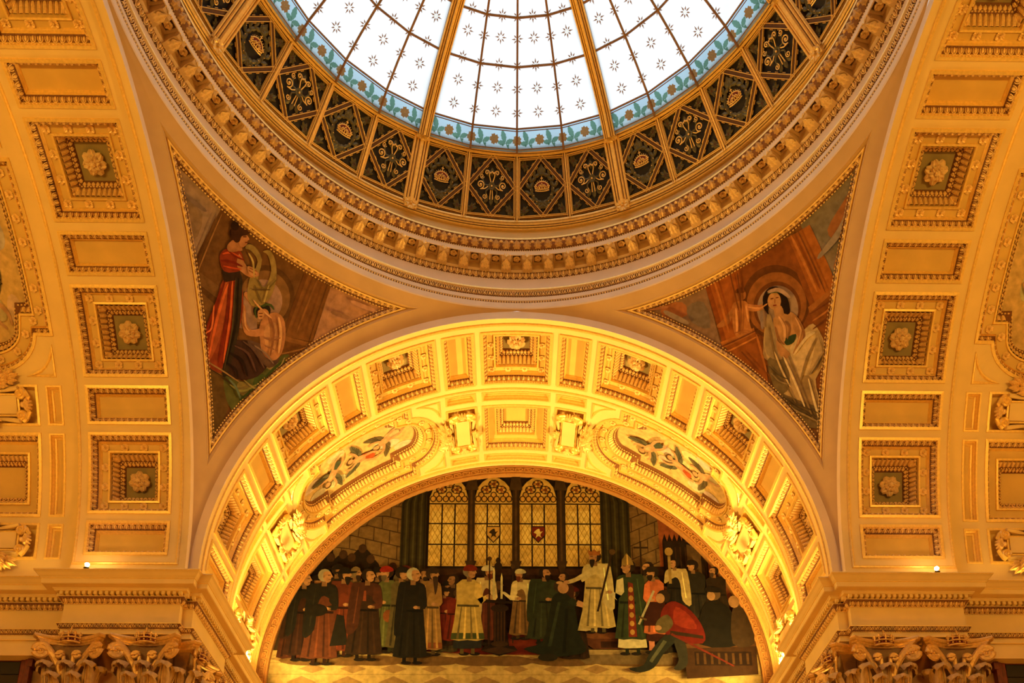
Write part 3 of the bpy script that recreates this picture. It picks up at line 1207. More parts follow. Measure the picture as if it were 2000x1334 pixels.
def where1(arm, k, sq):
    if arm == 'front':
        if k == 0:
            return 'at the crown of the front arch'
        side = 'left' if k > 0 else 'right'
        n = (abs(k) // 2) if sq else (abs(k) + 1) // 2
        return f'{ORD[n]} one {side} of the crown of the front arch'
    n = (8 - abs(k)) // 2 if sq else (9 - abs(k)) // 2
    return f'{ORD[n]} one up from the cornice on the {arm} arch'


for arm in ('front', 'left', 'right'):
    for a, t, k in ARM_COF1[arm]:
        if arm != 'front' and k * (1 if arm == 'right' else -1) < 0:
            continue
        sq = t == 'square'
        kind = 'square rosette coffer,' if sq else 'narrow plain ochre coffer,'
        KITS[t].put('square_coffer' if sq else 'narrow_coffer', f'{kind} {where1(arm, k, sq)}', 'ceiling coffer', place(arm, rad(a), DC1, R1), 'rosette coffers of the arches' if sq else 'plain narrow coffers of the arches')
    for a, t in ARM_COF2[arm]:
        side = '' if a == 0 else ('left' if a > 0 else 'right')
        if arm == 'front':
            hi = {0: 'at the crown', 12.0: f'just {side} of the crown', 60.3: f'low on the {side} side', 84.3: f'cut by the cornice at the {side} foot', 72.3: f'near the {side} foot', OV: f'on the {side} haunch'}[abs(a)] + ' of the bright front vault'
        else:
            hi = {60.3: 'under the painted oval', 84.3: 'just above the cornice', 72.3: 'between two scrolled plaques', OV: 'high up'}[abs(a)] + f' on the inner band of the {arm} vault'
        if t == 'cart':
            up = 1 if (abs(a) < OV) == (a > 0) else -1   # side of the oval
            if abs(a) > 80:
                up = -up
            kit = 'cart+' if up > 0 else 'cart-'
            KITS[kit].put('scrolled_plaque', 'scrolled leafy plaque, ' + hi, 'plaque', place(arm, rad(a), DC2, R2), 'scrolled plaques of the vaults')
        elif t == 'square2':
            KITS['square2'].put('plain_coffer', 'large plain coffer, ' + hi, 'ceiling coffer', place(arm, rad(a), DC2, R2), 'large plain coffers of the vaults')
# ---------------------------------------------------------------- modillions and soffit rosettes of the dome cornice
def dome_m(g, r, z):
    """x along the ring (to the right seen from the centre), y outward, z up"""
    return Matrix.Translation((r * sin(g), r * cos(g), z)) @ Matrix.Rotation(-g, 4, 'Z')


def modillion_kit():
    k = Kit()
    mb = MB()
    # scrolled bracket hanging under the soffit, from the wall (y=+.10) to the front (y=-.24)
    prof = [(.12, .0), (.12, -.24), (.04, -.22), (-.04, -.17), (-.12, -.15), (-.20, -.16), (-.24, -.12), (-.24, .0)]
    hw = .115
    n = len(prof)
    vs = [V((s * hw, y, z)) for s in (-1, 1) for y, z in prof]
    mb.add(vs, [tuple(range(n)), tuple(range(2 * n - 1, n - 1, -1))] + [(i, i + n, (i + 1) % n + n, (i + 1) % n) for i in range(n)], M_PENDENT)
    k.add('bracket', mb)
    mb = MB()
    tv, tf = T_LEAF
    vs = []
    for x, y, z in tv:
        yy = .12 - .36 * y
        zz = -.225 + (.07 * min(1, y * 2) if y < .5 else .07 + .0 * y)
        vs.append(V((x * .23, yy, -.235 + .075 * math.sqrt(max(y, 0)) - z * .10 - .03 * max(0, y - .75))))
    mb.add(vs, tf, M_RELIEF)
    for s in (-1, 1):
        tube(mb, spiral(V((s * .10, -.20, -.10)), .055, 1.3, V((0, -1, 0)), UP), .018, M_RELIEF, 5)
    mb.add([V((x * .2, -.245 - z * .1, -.02 - y * .13)) for x, y, z in tv], tf, M_RELIEF)
    k.add('acanthus_leaf', mb)
    return k


def soffit_kit():
    k = Kit()
    mb = MB()
    p = [V((-.105, -.13, 0)), V((.105, -.13, 0)), V((.105, .13, 0)), V((-.105, .13, 0))][::-1]
    N = [V((0, 0, -1))] * 4
    sweep(mb, p, N, [(-.03, 0.02), (-.03, .05), (.0, .05), (.015, .03), (.02, .012)], True, M_PENDENT)
    fan(mb, offset(p, N, True, .015, .012), (0, 0, -.012), 1, M_RIBDARK)
    k.add('frame', mb)
    mb = MB()
    rosette(mb, (0, 0, -.015), .085, M_RELIEF, 5, .55, V((1, 0, 0)), V((0, -1, 0)), V((0, 0, -1)))
    k.add('rosette', mb)
    return k


MODK, SOFK = modillion_kit(), soffit_kit()
PIT = 360.0 / 84


def nth(n):
    names = ['zeroth', 'first', 'second', 'third', 'fourth', 'fifth', 'sixth', 'seventh', 'eighth', 'ninth', 'tenth', 'eleventh', 'twelfth', 'thirteenth', 'fourteenth', 'fifteenth', 'sixteenth', 'seventeenth', 'eighteenth', 'nineteenth', 'twentieth']
    return names[n]


for i in range(-20, 20):
    g = PIT * (i + .5)
    n = i + 1 if i >= 0 else -i
    sd = 'right' if i >= 0 else 'left'
    MODK.put('modillion', f'acanthus bracket of the dome cornice, {nth(n)} {sd} of its lowest point', 'bracket', dome_m(rad(g), 6.88, 8.42), 'brackets under the dome cornice')
for i in range(-20, 21):
    g = PIT * i
    lab = 'rosette square of the dome soffit at its lowest point' if i == 0 else f'rosette square of the dome soffit, {nth(abs(i))} {"right" if i > 0 else "left"} of its lowest point'
    SOFK.put('soffit_rosette', lab, 'rosette', dome_m(rad(g), 6.80, 8.43), 'soffit rosettes of the dome cornice')

# ---------------------------------------------------------------- pierced grilles of the drum
GB, GT = V((0, 6.60, 9.40)), V((0, 5.80, 10.47))
GN = V((0, -(GT.z - GB.z), GT.y - GB.y)).normalized()       # normal towards the hall
if GN.y > 0:
    GN = -GN
GS = (GT - GB).normalized()
GL = (GT - GB).length


def grille_m(g):
    m = Matrix(((1, GS.x, GN.x, GB.x), (0, GS.y, GN.y, GB.y), (0, GS.z, GN.z, GB.z), (0, 0, 0, 1)))
    # x must complete a right-handed frame
    return Matrix.Rotation(-g, 4, 'Z') @ m


HB, HT = 6.60 * math.tan(rad(5.625)), 5.80 * math.tan(rad(5.625))


def gx(y):
    return HB + (HT - HB) * y / GL


def strip(mb, a, b, w, h, m, z0=0.0):
    d = (b - a).normalized()
    s = UP.cross(d) * (w / 2)
    mb.add([a - s + UP * z0, a - s * .5 + UP * h, a + s * .5 + UP * h, a + s + UP * z0, b - s + UP * z0, b - s * .5 + UP * h, b + s * .5 + UP * h, b + s + UP * z0], [(0, 4, 5, 1), (1, 5, 6, 2), (2, 6, 7, 3)], m)


def leaf2(mb, c, ang, L, w, m, z=.02):
    X, Y = V((cos(ang + PI / 2), sin(ang + PI / 2), 0)), V((cos(ang), sin(ang), 0))
    c = V(c)
    vs = [c + UP * z]
    for t, q in ((.25, .7), (.55, 1), (.8, .6)):
        vs += [c + Y * (t * L) - X * (q * w) + UP * z, c + Y * (t * L) + UP * (z + .022), c + Y * (t * L) + X * (q * w) + UP * z]
    vs.append(c + Y * L + UP * (z - .005))
    fs = [(0, 1, 2), (0, 2, 3)]
    for a in (1, 4):
        fs += [(a, a + 3, a + 4, a + 1), (a + 1, a + 4, a + 5, a + 2)]
    fs += [(7, 10, 8), (8, 10, 9)]
    mb.add(vs, fs, m)


def crown(mb, red, c, s):
    """jewelled crown in low relief, width about 2*s"""
    c = V(c)
    n = 12
    arc = [c + V((s * .92 * cos(PI * i / n), s * (.12 + .78 * sin(PI * i / n)), .05)) for i in range(n + 1)]
    red.add([c + V((0, s * .1, .045))] + arc, [(0, i + 1, i + 2) for i in range(n)], M_RED)
    tube(mb, arc, .012, M_RIBGOLD, 5)
    for i in range(1, n, 1):
        ball(mb, c + V((s * 1.05 * cos(PI * i / n), s * (.12 + .92 * sin(PI * i / n)), .06)), .010, .010, .012, M_RIBGOLD, 5, 3)
    for y, r in ((.02, .012), (-.22, .013)):
        tube(mb, [c + V((-s * .95, s * y + .012, .05)), c + V((-s * .5, s * y - .006, .06)), c + V((0, s * y - .012, .065)), c + V((s * .5, s * y - .006, .06)), c + V((s * .95, s * y + .012, .05))], r, M_RIBGOLD, 5)
    for i in range(7):
        ball(mb, c + V((s * (-.78 + .26 * i), -s * .11, .06)), .014, .010, .012, M_RIBGOLD, 6, 3)
    for x, hh in ((-.85, .42), (-.3, .44), (0, .62), (.3, .44), (.85, .42)):
        b = c + V((s * x, 0, .06))
        tube(mb, [b, b + V((0, s * hh * .6, .01))], .011, M_RIBGOLD, 5)
        for dx, dy in ((0, 1), (-.12, .72), (.12, .72)):
            ball(mb, b + V((s * dx, s * hh * dy, .01)), .016, .018, .016, M_RIBGOLD, 6, 3)
    for x in (-.55, .55):
        tube(mb, [c + V((s * (x - .16), s * .1, .06)), c + V((s * x, s * .24, .065)), c + V((s * (x + .16), s * .1, .06))], .009, M_RIBGOLD, 5)
    tube(mb, [c + V((0, s * .9, .06)), c + V((0, s * 1.45, .06))], .010, M_RIBGOLD, 5)
    tube(mb, [c + V((-s * .17, s * 1.25, .06)), c + V((s * .17, s * 1.25, .06))], .010, M_RIBGOLD, 5)


def grille_kit(is_crown):
    k = Kit()
    ins = .045
    corners = [V((-gx(.06) + ins, .06, 0)), V((gx(.06) - ins, .06, 0)), V((gx(GL - .03) - ins, GL - .03, 0)), V((-gx(GL - .03) + ins, GL - .03, 0))]
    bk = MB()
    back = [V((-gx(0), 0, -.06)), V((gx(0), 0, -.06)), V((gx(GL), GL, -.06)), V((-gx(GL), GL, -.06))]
    bk.add(back, [(0, 1, 2, 3)], M_IRON)  # black sheet standing in for the unlit space behind the open grille
    k.add('shade_sheet', bk)
    fr = MB()
    sweep(fr, corners, [UP] * 4, [(-.035, -.05), (-.03, .02, M_RIBDARK), (-.012, .02), (-.008, .045), (.008, .045), (.012, .02, M_RIBDARK), (.022, .02), (.026, .035), (.036, .035), (.04, -.03)], True, M_RIBGOLD)
    mid = [(corners[0] + corners[1]) / 2, (corners[1] + corners[2]) / 2, (corners[2] + corners[3]) / 2, (corners[3] + corners[0]) / 2]
    for i in range(4):
        a, b = mid[i], mid[(i + 1) % 4]
        strip(fr, a, b, .115, .022, M_RIBDARK)
        d = (b - a).normalized()
        s = UP.cross(d)
        strip(fr, a + s * .040, b + s * .040, .020, .045, M_RIBGOLD)
        strip(fr, a - s * .040, b - s * .040, .020, .045, M_RIBGOLD)
    # teeth along the inner edges of the diamond and triangles
    for i in range(4):
        a, b = mid[i], mid[(i + 1) % 4]
        d = (b - a).normalized()
        s = UP.cross(d)
        L = (b - a).length
        for sg in (1, -1):
            for q in (.28, .50, .72):
                c = a + d * (L * q) + s * sg * .066
                strip(fr, c - d * .04, c + d * .04, .014, .012, M_RIBGOLD)
    k.add('frame', fr)
    c = (mid[0] + mid[2]) / 2
    lf = MB()
    random.seed(5 if is_crown else 6)
    for i in range(4):      # corner sprigs
        o = corners[i]
        inn = (c - o).normalized()
        base = math.atan2(inn.y, inn.x)
        cc = o + inn * .20
        for t in range(9):
            leaf2(lf, cc, base + 2 * PI * t / 9, .12 + .05 * cos(2 * (2 * PI * t / 9) + .3), .034, M_LEAFIRON, -.02)
        rosette(lf, cc + UP * -.01, .035, M_RIBDARK, 5, .5)
        k.add('corner_sprig', lf)
        lf = MB()
    if is_crown:
        for s in (-1, 1):
            for t in range(8):
                f = t / 7
                a = rad(-95 + 165 * f)
                rr = .30
                p = V((s * rr * cos(a) * .98, c.y - .02 + rr * 1.12 * sin(a), 0))
                for dd in (-.55, .55):
                    tang = math.atan2(1.1 * cos(a), -sin(a) * s)
                    leaf2(lf, p, tang + dd, .19, .045, M_LEAFIRON, .0)
        for t in range(3):
            leaf2(lf, (0, c.y + .26, 0), PI / 2 + (t - 1) * .55, .24 - .05 * abs(t - 1), .055, M_LEAFIRON, .0)
        for t in range(3):
            leaf2(lf, (0, c.y - .28, 0), -PI / 2 + (t - 1) * .7, .20, .045, M_LEAFIRON, .0)
        k.add('laurel_foliage', lf)
        g = MB()
        red = MB()
        crown(g, red, (0, c.y - .05, 0), .18)
        for s in (-1, 1):
            for q in range(5):
                ball(g, (s * (.14 + .07 * q), c.y - .30 + .13 * q, .02), .012, .012, .012, M_RIBGOLD, 5, 3)
        k.add('crown', g)
        k.add('crown_lining', red)
    else:
        for sg in (1, -1):
            lf = MB()
            for t in (-1, 0, 1):
                leaf2(lf, (t * .06, c.y + sg * .20, 0), sg * (PI / 2 - t * .6), .21, .05, M_LEAFIRON, .0)
            k.add('leaf_sprig', lf)
        lf = MB()
        rosette(lf, (0, c.y, .03), .09, M_LEAFIRON, 6, .4)
        for s in (-1, 1):
            tube(lf, [V((s * .03, c.y + .02, .02)), V((s * .16, c.y + .02, .02)), V((s * .22, c.y + .12, .02)), V((s * .20, c.y + .20, .02))], .022, M_LEAFIRON, 5)
            tube(lf, [V((s * .03, c.y - .02, .02)), V((s * .13, c.y - .10, .02)), V((s * .13, c.y - .22, .02))], .020, M_LEAFIRON, 5)
        k.add('leaf_scrolls', lf)
        g = MB()
        for s in (-1, 1):
            X = V((s, 0, 0))
            Y = V((0, 1, 0))
            tube(g, [V((s * .05, c.y + .02, .03)), V((s * .16, c.y - .06, .035)), V((s * .25, c.y - .07, .035))] + spiral(V((s * .27, c.y + .02, .035)), .095, -1.5, X, Y, -1.57, 18), .013, M_RIBGOLD, 5)
            tube(g, [V((s * .02, c.y + .08, .03)), V((s * .06, c.y + .2, .035))] + spiral(V((s * .12, c.y + .28, .035)), .055, -1.2, X, Y, 3.1, 12), .012, M_RIBGOLD, 5)
            tube(g, [V((s * .02, c.y - .08, .03)), V((s * .035, c.y - .28, .03))], .012, M_RIBGOLD, 5)
            tube(g, spiral(V((s * .16, c.y - .22, .03)), .06, 1.4, X, Y, 2.2, 14), .011, M_RIBGOLD, 5)
            tube(g, spiral(V((s * .24, c.y + .20, .03)), .055, 1.4, X, Y, 3.4, 14), .010, M_RIBGOLD, 5)
            ball(g, (s * .27, c.y + .02, .04), .025, .025, .02, M_RIBGOLD, 6, 3)
        ball(g, (0, c.y, .07), .025, .025, .02, M_RIBGOLD, 6, 3)
        for s in (-1, 0, 1):
            ball(g, (s * .035, c.y + .30 - abs(s) * .02, .03), .022, .026, .02, M_RIBGOLD, 6, 3)
        k.add('gilt_scrolls', g)
    return k


def mullion_part():
    mb = MB()
    pts = [V((gx(-.04), -.04, 0)), V((gx(GL + .02), GL + .02, 0))]
    d = (pts[1] - pts[0]).normalized()
    s = UP.cross(d)
    for off, w, h, m in ((0, .13, .035, M_RIBDARK), (0, .06, .085, M_RIBGOLD), (-.05, .022, .06, M_RIBGOLD), (.05, .022, .06, M_RIBGOLD)):
        strip(mb, pts[0] + s * off, pts[1] + s * off, w, h, m, -.05)
    return mb.mesh('mullion')


GK = {True: grille_kit(True), False: grille_kit(False)}
ME_MUL = mullion_part()
for i in range(-8, 8):
    g = 5.625 + 11.25 * i
    cr = i % 2 == 0
    if i in (0, -1):
        wh = 'beside the lowest point of the ring'
    else:
        n = i if i > 0 else -i - 1
        wh = f'{ORD[n]} {"right" if i > 0 else "left"} of the two lowest'
    t = GK[cr].put('grille_panel', ('dark pierced grille with a gold crown in laurel, ' if cr else 'dark pierced grille with gilt scrolls, ') + wh, 'grille', grille_m(rad(g)), 'crown grilles of the drum' if cr else 'scroll grilles of the drum')
    if i % 4 != 1:
        link('mullion', ME_MUL, t)

# ---------------------------------------------------------------- ribs and glass of the dome
MER = [(5.66, 10.42), (5.30, 10.75), (4.80, 11.04), (4.25, 11.29), (3.80, 11.46), (3.40, 11.60), (2.60, 11.83), (1.9, 11.98)]
B0, B1, P2, P1, P0 = 0, 1, 3, 5, 7


def mer(g, i, push=0.0):
    """point of the glass shell on a bar at angle g (deg); bars stand every 11.25 deg, the glass is flat between"""
    r, z = MER[i]
    return V((r * sin(rad(g)), r * cos(rad(g)), z - push))


def rib_thing(g, label):
    t = thing('dome_rib', label, 'rib', Matrix.Rotation(-rad(g), 4, 'Z'), 'main gilt ribs of the dome')
    # lower part between the grilles
    mb = MB()
    pr = [(-.20, -.06, M_RIBDARK), (-.19, .03), (-.165, .06), (-.14, .06), (-.13, .035, M_RIBDARK), (-.115, .035), (-.10, .075), (-.075, .075), (-.065, .06, M_RIBDARK), (-.05, .06), (-.035, .12), (.035, .12), (.05, .06, M_RIBDARK), (.065, .06), (.075, .075), (.10, .075), (.115, .035, M_RIBDARK), (.13, .035), (.14, .06), (.165, .06), (.19, .03, M_RIBDARK), (.20, -.06)]
    pth = [GB - GS * .02, GT + GS * .02]
    sweep(mb, pth, [GN] * 2, pr, False, M_RIBGOLD)
    mb.build('drum_shaft', t)
    mb = MB()
    P = [V((0, r - .0, z - .02)) for r, z in MER[:8]]
    Nn = []
    for i in range(len(P)):
        a, b = P[max(0, i - 1)], P[min(len(P) - 1, i + 1)]
        d = (b - a).normalized()
        Nn.append(V((1, 0, 0)).cross(d) if V((1, 0, 0)).cross(d).z < 0 else -V((1, 0, 0)).cross(d))
    sweep(mb, P, Nn, [(q[0] * .72,) + (q[1] * 1.1,) + tuple(q[2:]) for q in pr], False, M_RIBGOLD)
    mb.build('dome_shaft', t)
    for nm, c in (('foot_node', GB - GS * .06 + GN * .08), ('head_node', GT + GS * .05 + GN * .10)):
        mb = MB()
        rosette(mb, c, .13, M_RIBGOLD, 6, .5, V((1, 0, 0)), GS, GN)
        box_c = c - GN * .06
        vs = [box_c + V((1, 0, 0)) * (x * .15) + GS * (y * .085) + GN * (z * .08) for x in (-1, 1) for y in (-1, 1) for z in (-1, 1)]
        mb.add(vs, [(0, 1, 3, 2), (4, 6, 7, 5), (0, 4, 5, 1), (2, 3, 7, 6), (1, 5, 7, 3), (0, 2, 6, 4)], M_RIBGOLD)
        mb.build(nm, t)


for g, lb in ((-67.5, 'outer main rib of the glass dome on the left'), (-22.5, 'inner main rib of the glass dome left of the middle bay'), (22.5, 'inner main rib of the glass dome right of the middle bay'), (67.5, 'outer main rib of the glass dome on the right')):
    rib_thing(g, lb)


def quad_pt(A, B, C, D, u, v, lift=0.0):
    """bilinear point of a pane; A,B lower edge, D,C upper edge; lifted towards the hall"""
    p = A.lerp(B, u).lerp(D.lerp(C, u), v)
    return p + PANE_N * lift


PANE_N = V((0, 0, -1))


def star(mb, P, U, Vv, N, r, m, mw):
    for kx in range(8):
        g = PI * kx / 4
        d = U * cos(g) + Vv * sin(g)
        e = Vv * cos(g) - U * sin(g)
        L = r if kx % 2 == 0 else r * .82
        mb.add([P + d * (.22 * r) , P + d * (.45 * r) - e * (.13 * r), P + d * L, P + d * (.45 * r) + e * (.13 * r)], [(0, 1, 2, 3)], m)
    ringv = [P + (U * cos(2 * PI * i / 10) + Vv * sin(2 * PI * i / 10)) * (.20 * r) for i in range(10)]
    mb.add(ringv, [tuple(range(10))], mw)


def flower(mb, P, U, Vv, N, r):
    pts = []
    for i in range(20):
        g = 2 * PI * i / 20
        rr = r * (1.0 if i % 4 in (1, 3) else (.86 if i % 4 == 2 else .70))
        pts.append(P + (U * cos(g) + Vv * sin(g)) * rr)
    mb.add([P] + pts, [(0, 1 + i, 1 + (i + 1) % 20) for i in range(20)], M_GORANGE)
    st = []
    for i in range(10):
        g = 2 * PI * i / 10 + .3
        st.append(P + N * .004 + (U * cos(g) + Vv * sin(g)) * (r * (.42 if i % 2 == 0 else .18)))
    mb.add([P + N * .004] + st, [(0, 1 + i, 1 + (i + 1) % 10) for i in range(10)], M_WHITEGLASS)


def gleaf(mb, P, d, L, w, N):
    s = N.cross(d)
    pts = []
    n = 8
    for i in range(n + 1):
        t = i / n
        ww = w * sin(PI * t) ** .7 * (1 if i % 2 else .82)
        pts.append(P + d * (L * t) + s * ww)
    for i in range(n - 1, 0, -1):
        t = i / n
        ww = w * sin(PI * t) ** .7 * (1 if i % 2 else .82)
        pts.append(P + d * (L * t) - s * ww)
    mb.add(pts, [tuple(range(len(pts)))], mb_green)


mb_green = M_GGREEN
BAYN = {0: 'middle', -45: 'left of the middle', 45: 'right of the middle', -90: 'far left', 90: 'far right'}
for wi, bay in enumerate((0, -45, 45, -90, 90, -135, 135, 180)):
    seen = abs(bay) <= 90
    wn = thing(f'window_{wi + 1}', f'{BAYN.get(bay, "rear")} bay of the star-painted glass dome', None, None, None, 'structure')
    gs = [bay - 22.5 + 11.25 * i for i in range(5)]
    rows = [(B0, B1), (B1, 2), (2, P2), (P2, 4), (4, P1), (P1, 6), (6, P0)]
    panes = [(B0, B1), (B1, P2), (P2, P1), (P1, P0)]
    for ci in range(4):
        for lo, hi in panes:
            mb = MB()
            vs, fs = [], []
            for i in range(lo, hi + 1):
                vs += [mer(gs[ci], i), mer(gs[ci + 1], i)]
            for i in range(hi - lo):
                fs.append((2 * i, 2 * i + 1, 2 * i + 3, 2 * i + 2))
            mb.add(vs, fs, M_GBLUE if lo == B0 else M_GLASS)
            mb.build('pane', wn)
    # crown disc of glass over the middle
    mb = MB()
    mb.add([mer(g, P0) for g in gs] + [V((0, 0, 12.15))], [(i, i + 1, 5) for i in range(4)], M_GLASS)
    mb.build('crown_pane', wn)
    if not seen:
        continue
    bars = MB()
    for ci in (1, 2, 3):
        tube(bars, [mer(gs[ci], i, .03) for i in range(8)], .027, M_BAR, 6)
    bars.build('glazing_bar', wn)
    for idx, r, nm in ((P2, .026, 'purlin'), (P1, .026, 'purlin'), (B1, .020, 'border_bar'), (P0, .03, 'purlin')):
        mb = MB()
        tube(mb, [mer(g, idx, .03) for g in gs], r, M_BAR, 6)
        if nm == 'border_bar':
            pts = [mer(g, 0).lerp(mer(g, 1), .88) - UP * .015 for g in gs]
            tube(mb, pts, .010, M_BAR, 4)
            pts = [mer(g, 0).lerp(mer(g, 1), .14) - UP * .02 for g in gs]
            tube(mb, pts, .012, M_BAR, 4)
            pts = [mer(g, 0).lerp(mer(g, 1), .10) - UP * .01 for g in gs]
            tube(mb, pts, .014, M_WHITEGLASS, 4)
        mb.build(nm, wn)
    stars, flo = MB(), MB()
    for ci in range(4):
        for (lo, hi, vs_) in ((B1, P2, (.25, .64, 1.0)), (P2, P1, (.53, 1.0)), (P1, P0, (.5,))):
            def pt(u, v):
                f = v * (hi - lo)
                i = min(int(f), hi - lo - 1)
                f -= i
                a = mer(gs[ci], lo + i).lerp(mer(gs[ci + 1], lo + i), u)
                b = mer(gs[ci], lo + i + 1).lerp(mer(gs[ci + 1], lo + i + 1), u)
                return a.lerp(b, f)
            for v in vs_:
                for u in ((0.0, .5, 1.0) if ci == 3 else (0.0, .5)):
                    v0, v1 = max(0, v - .02), min(1, v + .02)
                    Vv = (pt(u, v1) - pt(u, v0)).normalized()
                    U = (pt(min(1, u + .05), v) - pt(max(0, u - .05), v)).normalized()
                    N = U.cross(Vv)
                    if N.z > 0:
                        N = -N
                    star(stars, pt(u, v) + N * .008, U, Vv, N, 0.14, M_STAR, M_WHITEGLASS)
        # floral border
        A, B = mer(gs[ci], 0), mer(gs[ci + 1], 0)
        D, C = mer(gs[ci], 1), mer(gs[ci + 1], 1)
        U = (B - A).normalized()
        Vv = ((D + C) - (A + B)).normalized()
        N = U.cross(Vv)
        if N.z > 0:
            N = -N

        def bp(u, v):
            return A.lerp(B, u).lerp(D.lerp(C, u), v) + N * .006
        for u in ((0.0, .5, 1.0) if ci == 3 else (0.0, .5)):
            flower(flo, bp(u, .48), U, Vv, N, .115)
        for u in (.25, .75):
            c = bp(u, .30)
            gleaf(flo, bp(u - .01, .36), (U * -.35 + Vv).normalized(), .26, .065, N)
            gleaf(flo, bp(u, .34), (U * -1 + Vv * .05).normalized(), .19, .055, N)
            gleaf(flo, bp(u, .34), (U * .9 + Vv * .45).normalized(), .19, .055, N)
            gleaf(flo, bp(u, .36), (U * .55 - Vv * .7).normalized(), .16, .018, N)
            for sx in (-1, 1):
                flo.add([bp(u + sx * .06, .26) + (U * cos(2 * PI * i / 8) + Vv * sin(2 * PI * i / 8)) * .025 for i in range(8)], [tuple(range(8))], M_GGREEN)
    stars.build('painted_stars', wn)
    flo.build('painted_flower_border', wn)
# ---------------------------------------------------------------- cornices of the two front piers
CPATH = [(-DP, R2), (-D1, R2), (-D1, R1), (-W, R1), (-W, W), (-R1, W), (-R1, D1), (-R2, D1), (-R2, DK)]
CPROF = [(-.02, -.36), (.50, -.385), (.505, -.41, M_GOLD), (.495, -.425), (.46, -.45), (.42, -.50), (.385, -.53), (.385, -.545, M_GOLD), (.37, -.55), (.365, -.655), (.345, -.665), (.20, -.665), (.195, -.685), (.18, -.69), (.165, -.715), (.15, -.72), (.03, -.722, M_RIBDARK), (.03, -.80),  # umber face behind the dentils puts shade into their gaps
         (.10, -.802), (.10, -.82, M_GROUND), (.06, -.88, M_GROUND), (.012, -.945), (.0, -.95), (.0, -1.42), (.075, -1.425, M_GOLD), (.07, -1.44, M_GROUND), (.015, -1.53, M_GROUND), (.01, -1.535), (.0, -1.54), (.0, -1.645), (.02, -1.65, M_GOLD), (.02, -1.665), (-.36, -1.67)]


def mirror_path(P):
    return [(-x, y) for x, y in P][::-1]


for path, nm in ((CPATH, 'left'), (mirror_path(CPATH), 'right')):
    pts = [V((x, y, 0)) for x, y in path]
    if nm == 'right':
        pts = pts
    N = [UP] * len(pts)
    # positive offset must point towards the hall: flip the sign of the left-hand offset
    prof = [(-q[0], q[1]) + tuple(q[2:]) for q in CPROF]
    mb = MB()
    sweep(mb, pts, N, prof, False, M_PLASTER)
    cn = struct(f'trim_{5 if nm == "left" else 6}', f'stepped cream cornice and frieze on the front {nm} pier', mb)

    def course(nm_, tmpl, p0, z0, p1, z1, pitch, m, hs, gap=0.0):
        mb = MB()
        q = [v + UP * z0 for v in offset(pts, N, False, -p0, 0)]
        q = q[::-1]
        # per straight run, with the strip leaning from (p0,z0) to (p1,z1)
        tv, tf = tmpl
        ln = math.hypot(p1 - p0, z1 - z0)
        for a, b in zip(q, q[1:]):
            L = (b - a).length
            c = max(1, round(L / pitch))
            T = (b - a) / L
            out = UP.cross(T)          # towards the hall for the reversed path
            out = -out if False else out
            S = (out * (p1 - p0) + UP * (z1 - z0)) / ln
            Nn = T.cross(S)
            if Nn.dot(out) < 0:
                Nn = -Nn
            for i in range(c):
                O = a + T * (L * (i + .5) / c)
                mb.add([O + T * (x * L / c) + S * (y * ln) + Nn * (z * hs) for x, y, z in tv], tf, m)
        mb.build(nm_, cn)
    bx = MB()
    box(bx, (-.29, 0.0, -.6), (.29, 1.0, 1.0), None)
    course('dentil_course', ([tuple(v) for v in bx.v], bx.f), .08, -.722, .08, -.80, .118, M_PLASTER, .085)
    course('egg_and_dart_course', T_EGG, .012, -.945, .095, -.835, .115, M_RELIEF, .07)
    course('bead_course', T_BEAD, .02, -.965, .02, -.94, .055, M_RELIEF, .03)
    course('leaf_course', T_WATER, .02, -1.53, .072, -1.445, .10, M_RELIEF, .06)
    course('bead_course', T_BEAD, .005, -1.555, .005, -1.53, .05, M_RELIEF, .025)
    # plain fascia wall closing the setback above the windows
    mb = MB()
    sgn = -1 if nm == 'left' else 1
    box(mb, (min(sgn * (DP + .2), sgn * (D1 + .02)), R2 + .02, -2.0), (max(sgn * (DP + .2), sgn * (D1 + .02)), R2 + .34, -1.66), M_PLASTER)
    mb.build('under_fascia', cn)

# ---------------------------------------------------------------- pilasters with gilt Corinthian capitals
def cap_leaf(mb, base, top, w, curl, out, m, side=V((1, 0, 0)), fwd=V((0, 1, 0))):
    """ribbed acanthus leaf from base to top, its scalloped tip rolled outward"""
    nb, nt, k = 9, 7, 12
    vs = []
    for j in range(nb + nt + 1):
        if j <= nb:
            q = j / nb
            c = base.lerp(top, q) + fwd * (out * q * q)
            ww = w * (.70 + .22 * sin(PI * q)) * (.86 + .14 * abs(cos(PI * 2.5 * q)))
            g = 0
        else:
            q = (j - nb) / nt
            g = q * PI * .98
            c = top + fwd * (out + curl * .62 * (1 - cos(g))) + UP * (curl * .55 * sin(g))
            ww = w * (.80 + .42 * sin(PI * min(.5, q * .8)) - .25 * max(0, q - .7) / .3)
        for i in range(k + 1):
            u = -1 + 2 * i / k
            rib = .020 * cos(PI * 3 * u) + .05 * (1 - u * u)
            p = c + side * (u * ww) + fwd * (rib if j <= nb else rib * (1 - q * .4) - .06 * u * u * q)
            if j > nb:
                p += UP * (-.09 * u * u * q + (-.030 * abs(cos(PI * 2.5 * u)) if j > nb + nt - 2 else 0))
            vs.append(p)
    n = nb + nt
    fs = [(j * (k + 1) + i, j * (k + 1) + i + 1, (j + 1) * (k + 1) + i + 1, (j + 1) * (k + 1) + i) for j in range(n) for i in range(k)]
    mb.add(vs, fs, m)
    tube(mb, [base + fwd * .06, base.lerp(top, .5) + fwd * (out * .25 + .075), top + fwd * (out + .065)], .014, M_CAPGOLD, 5)


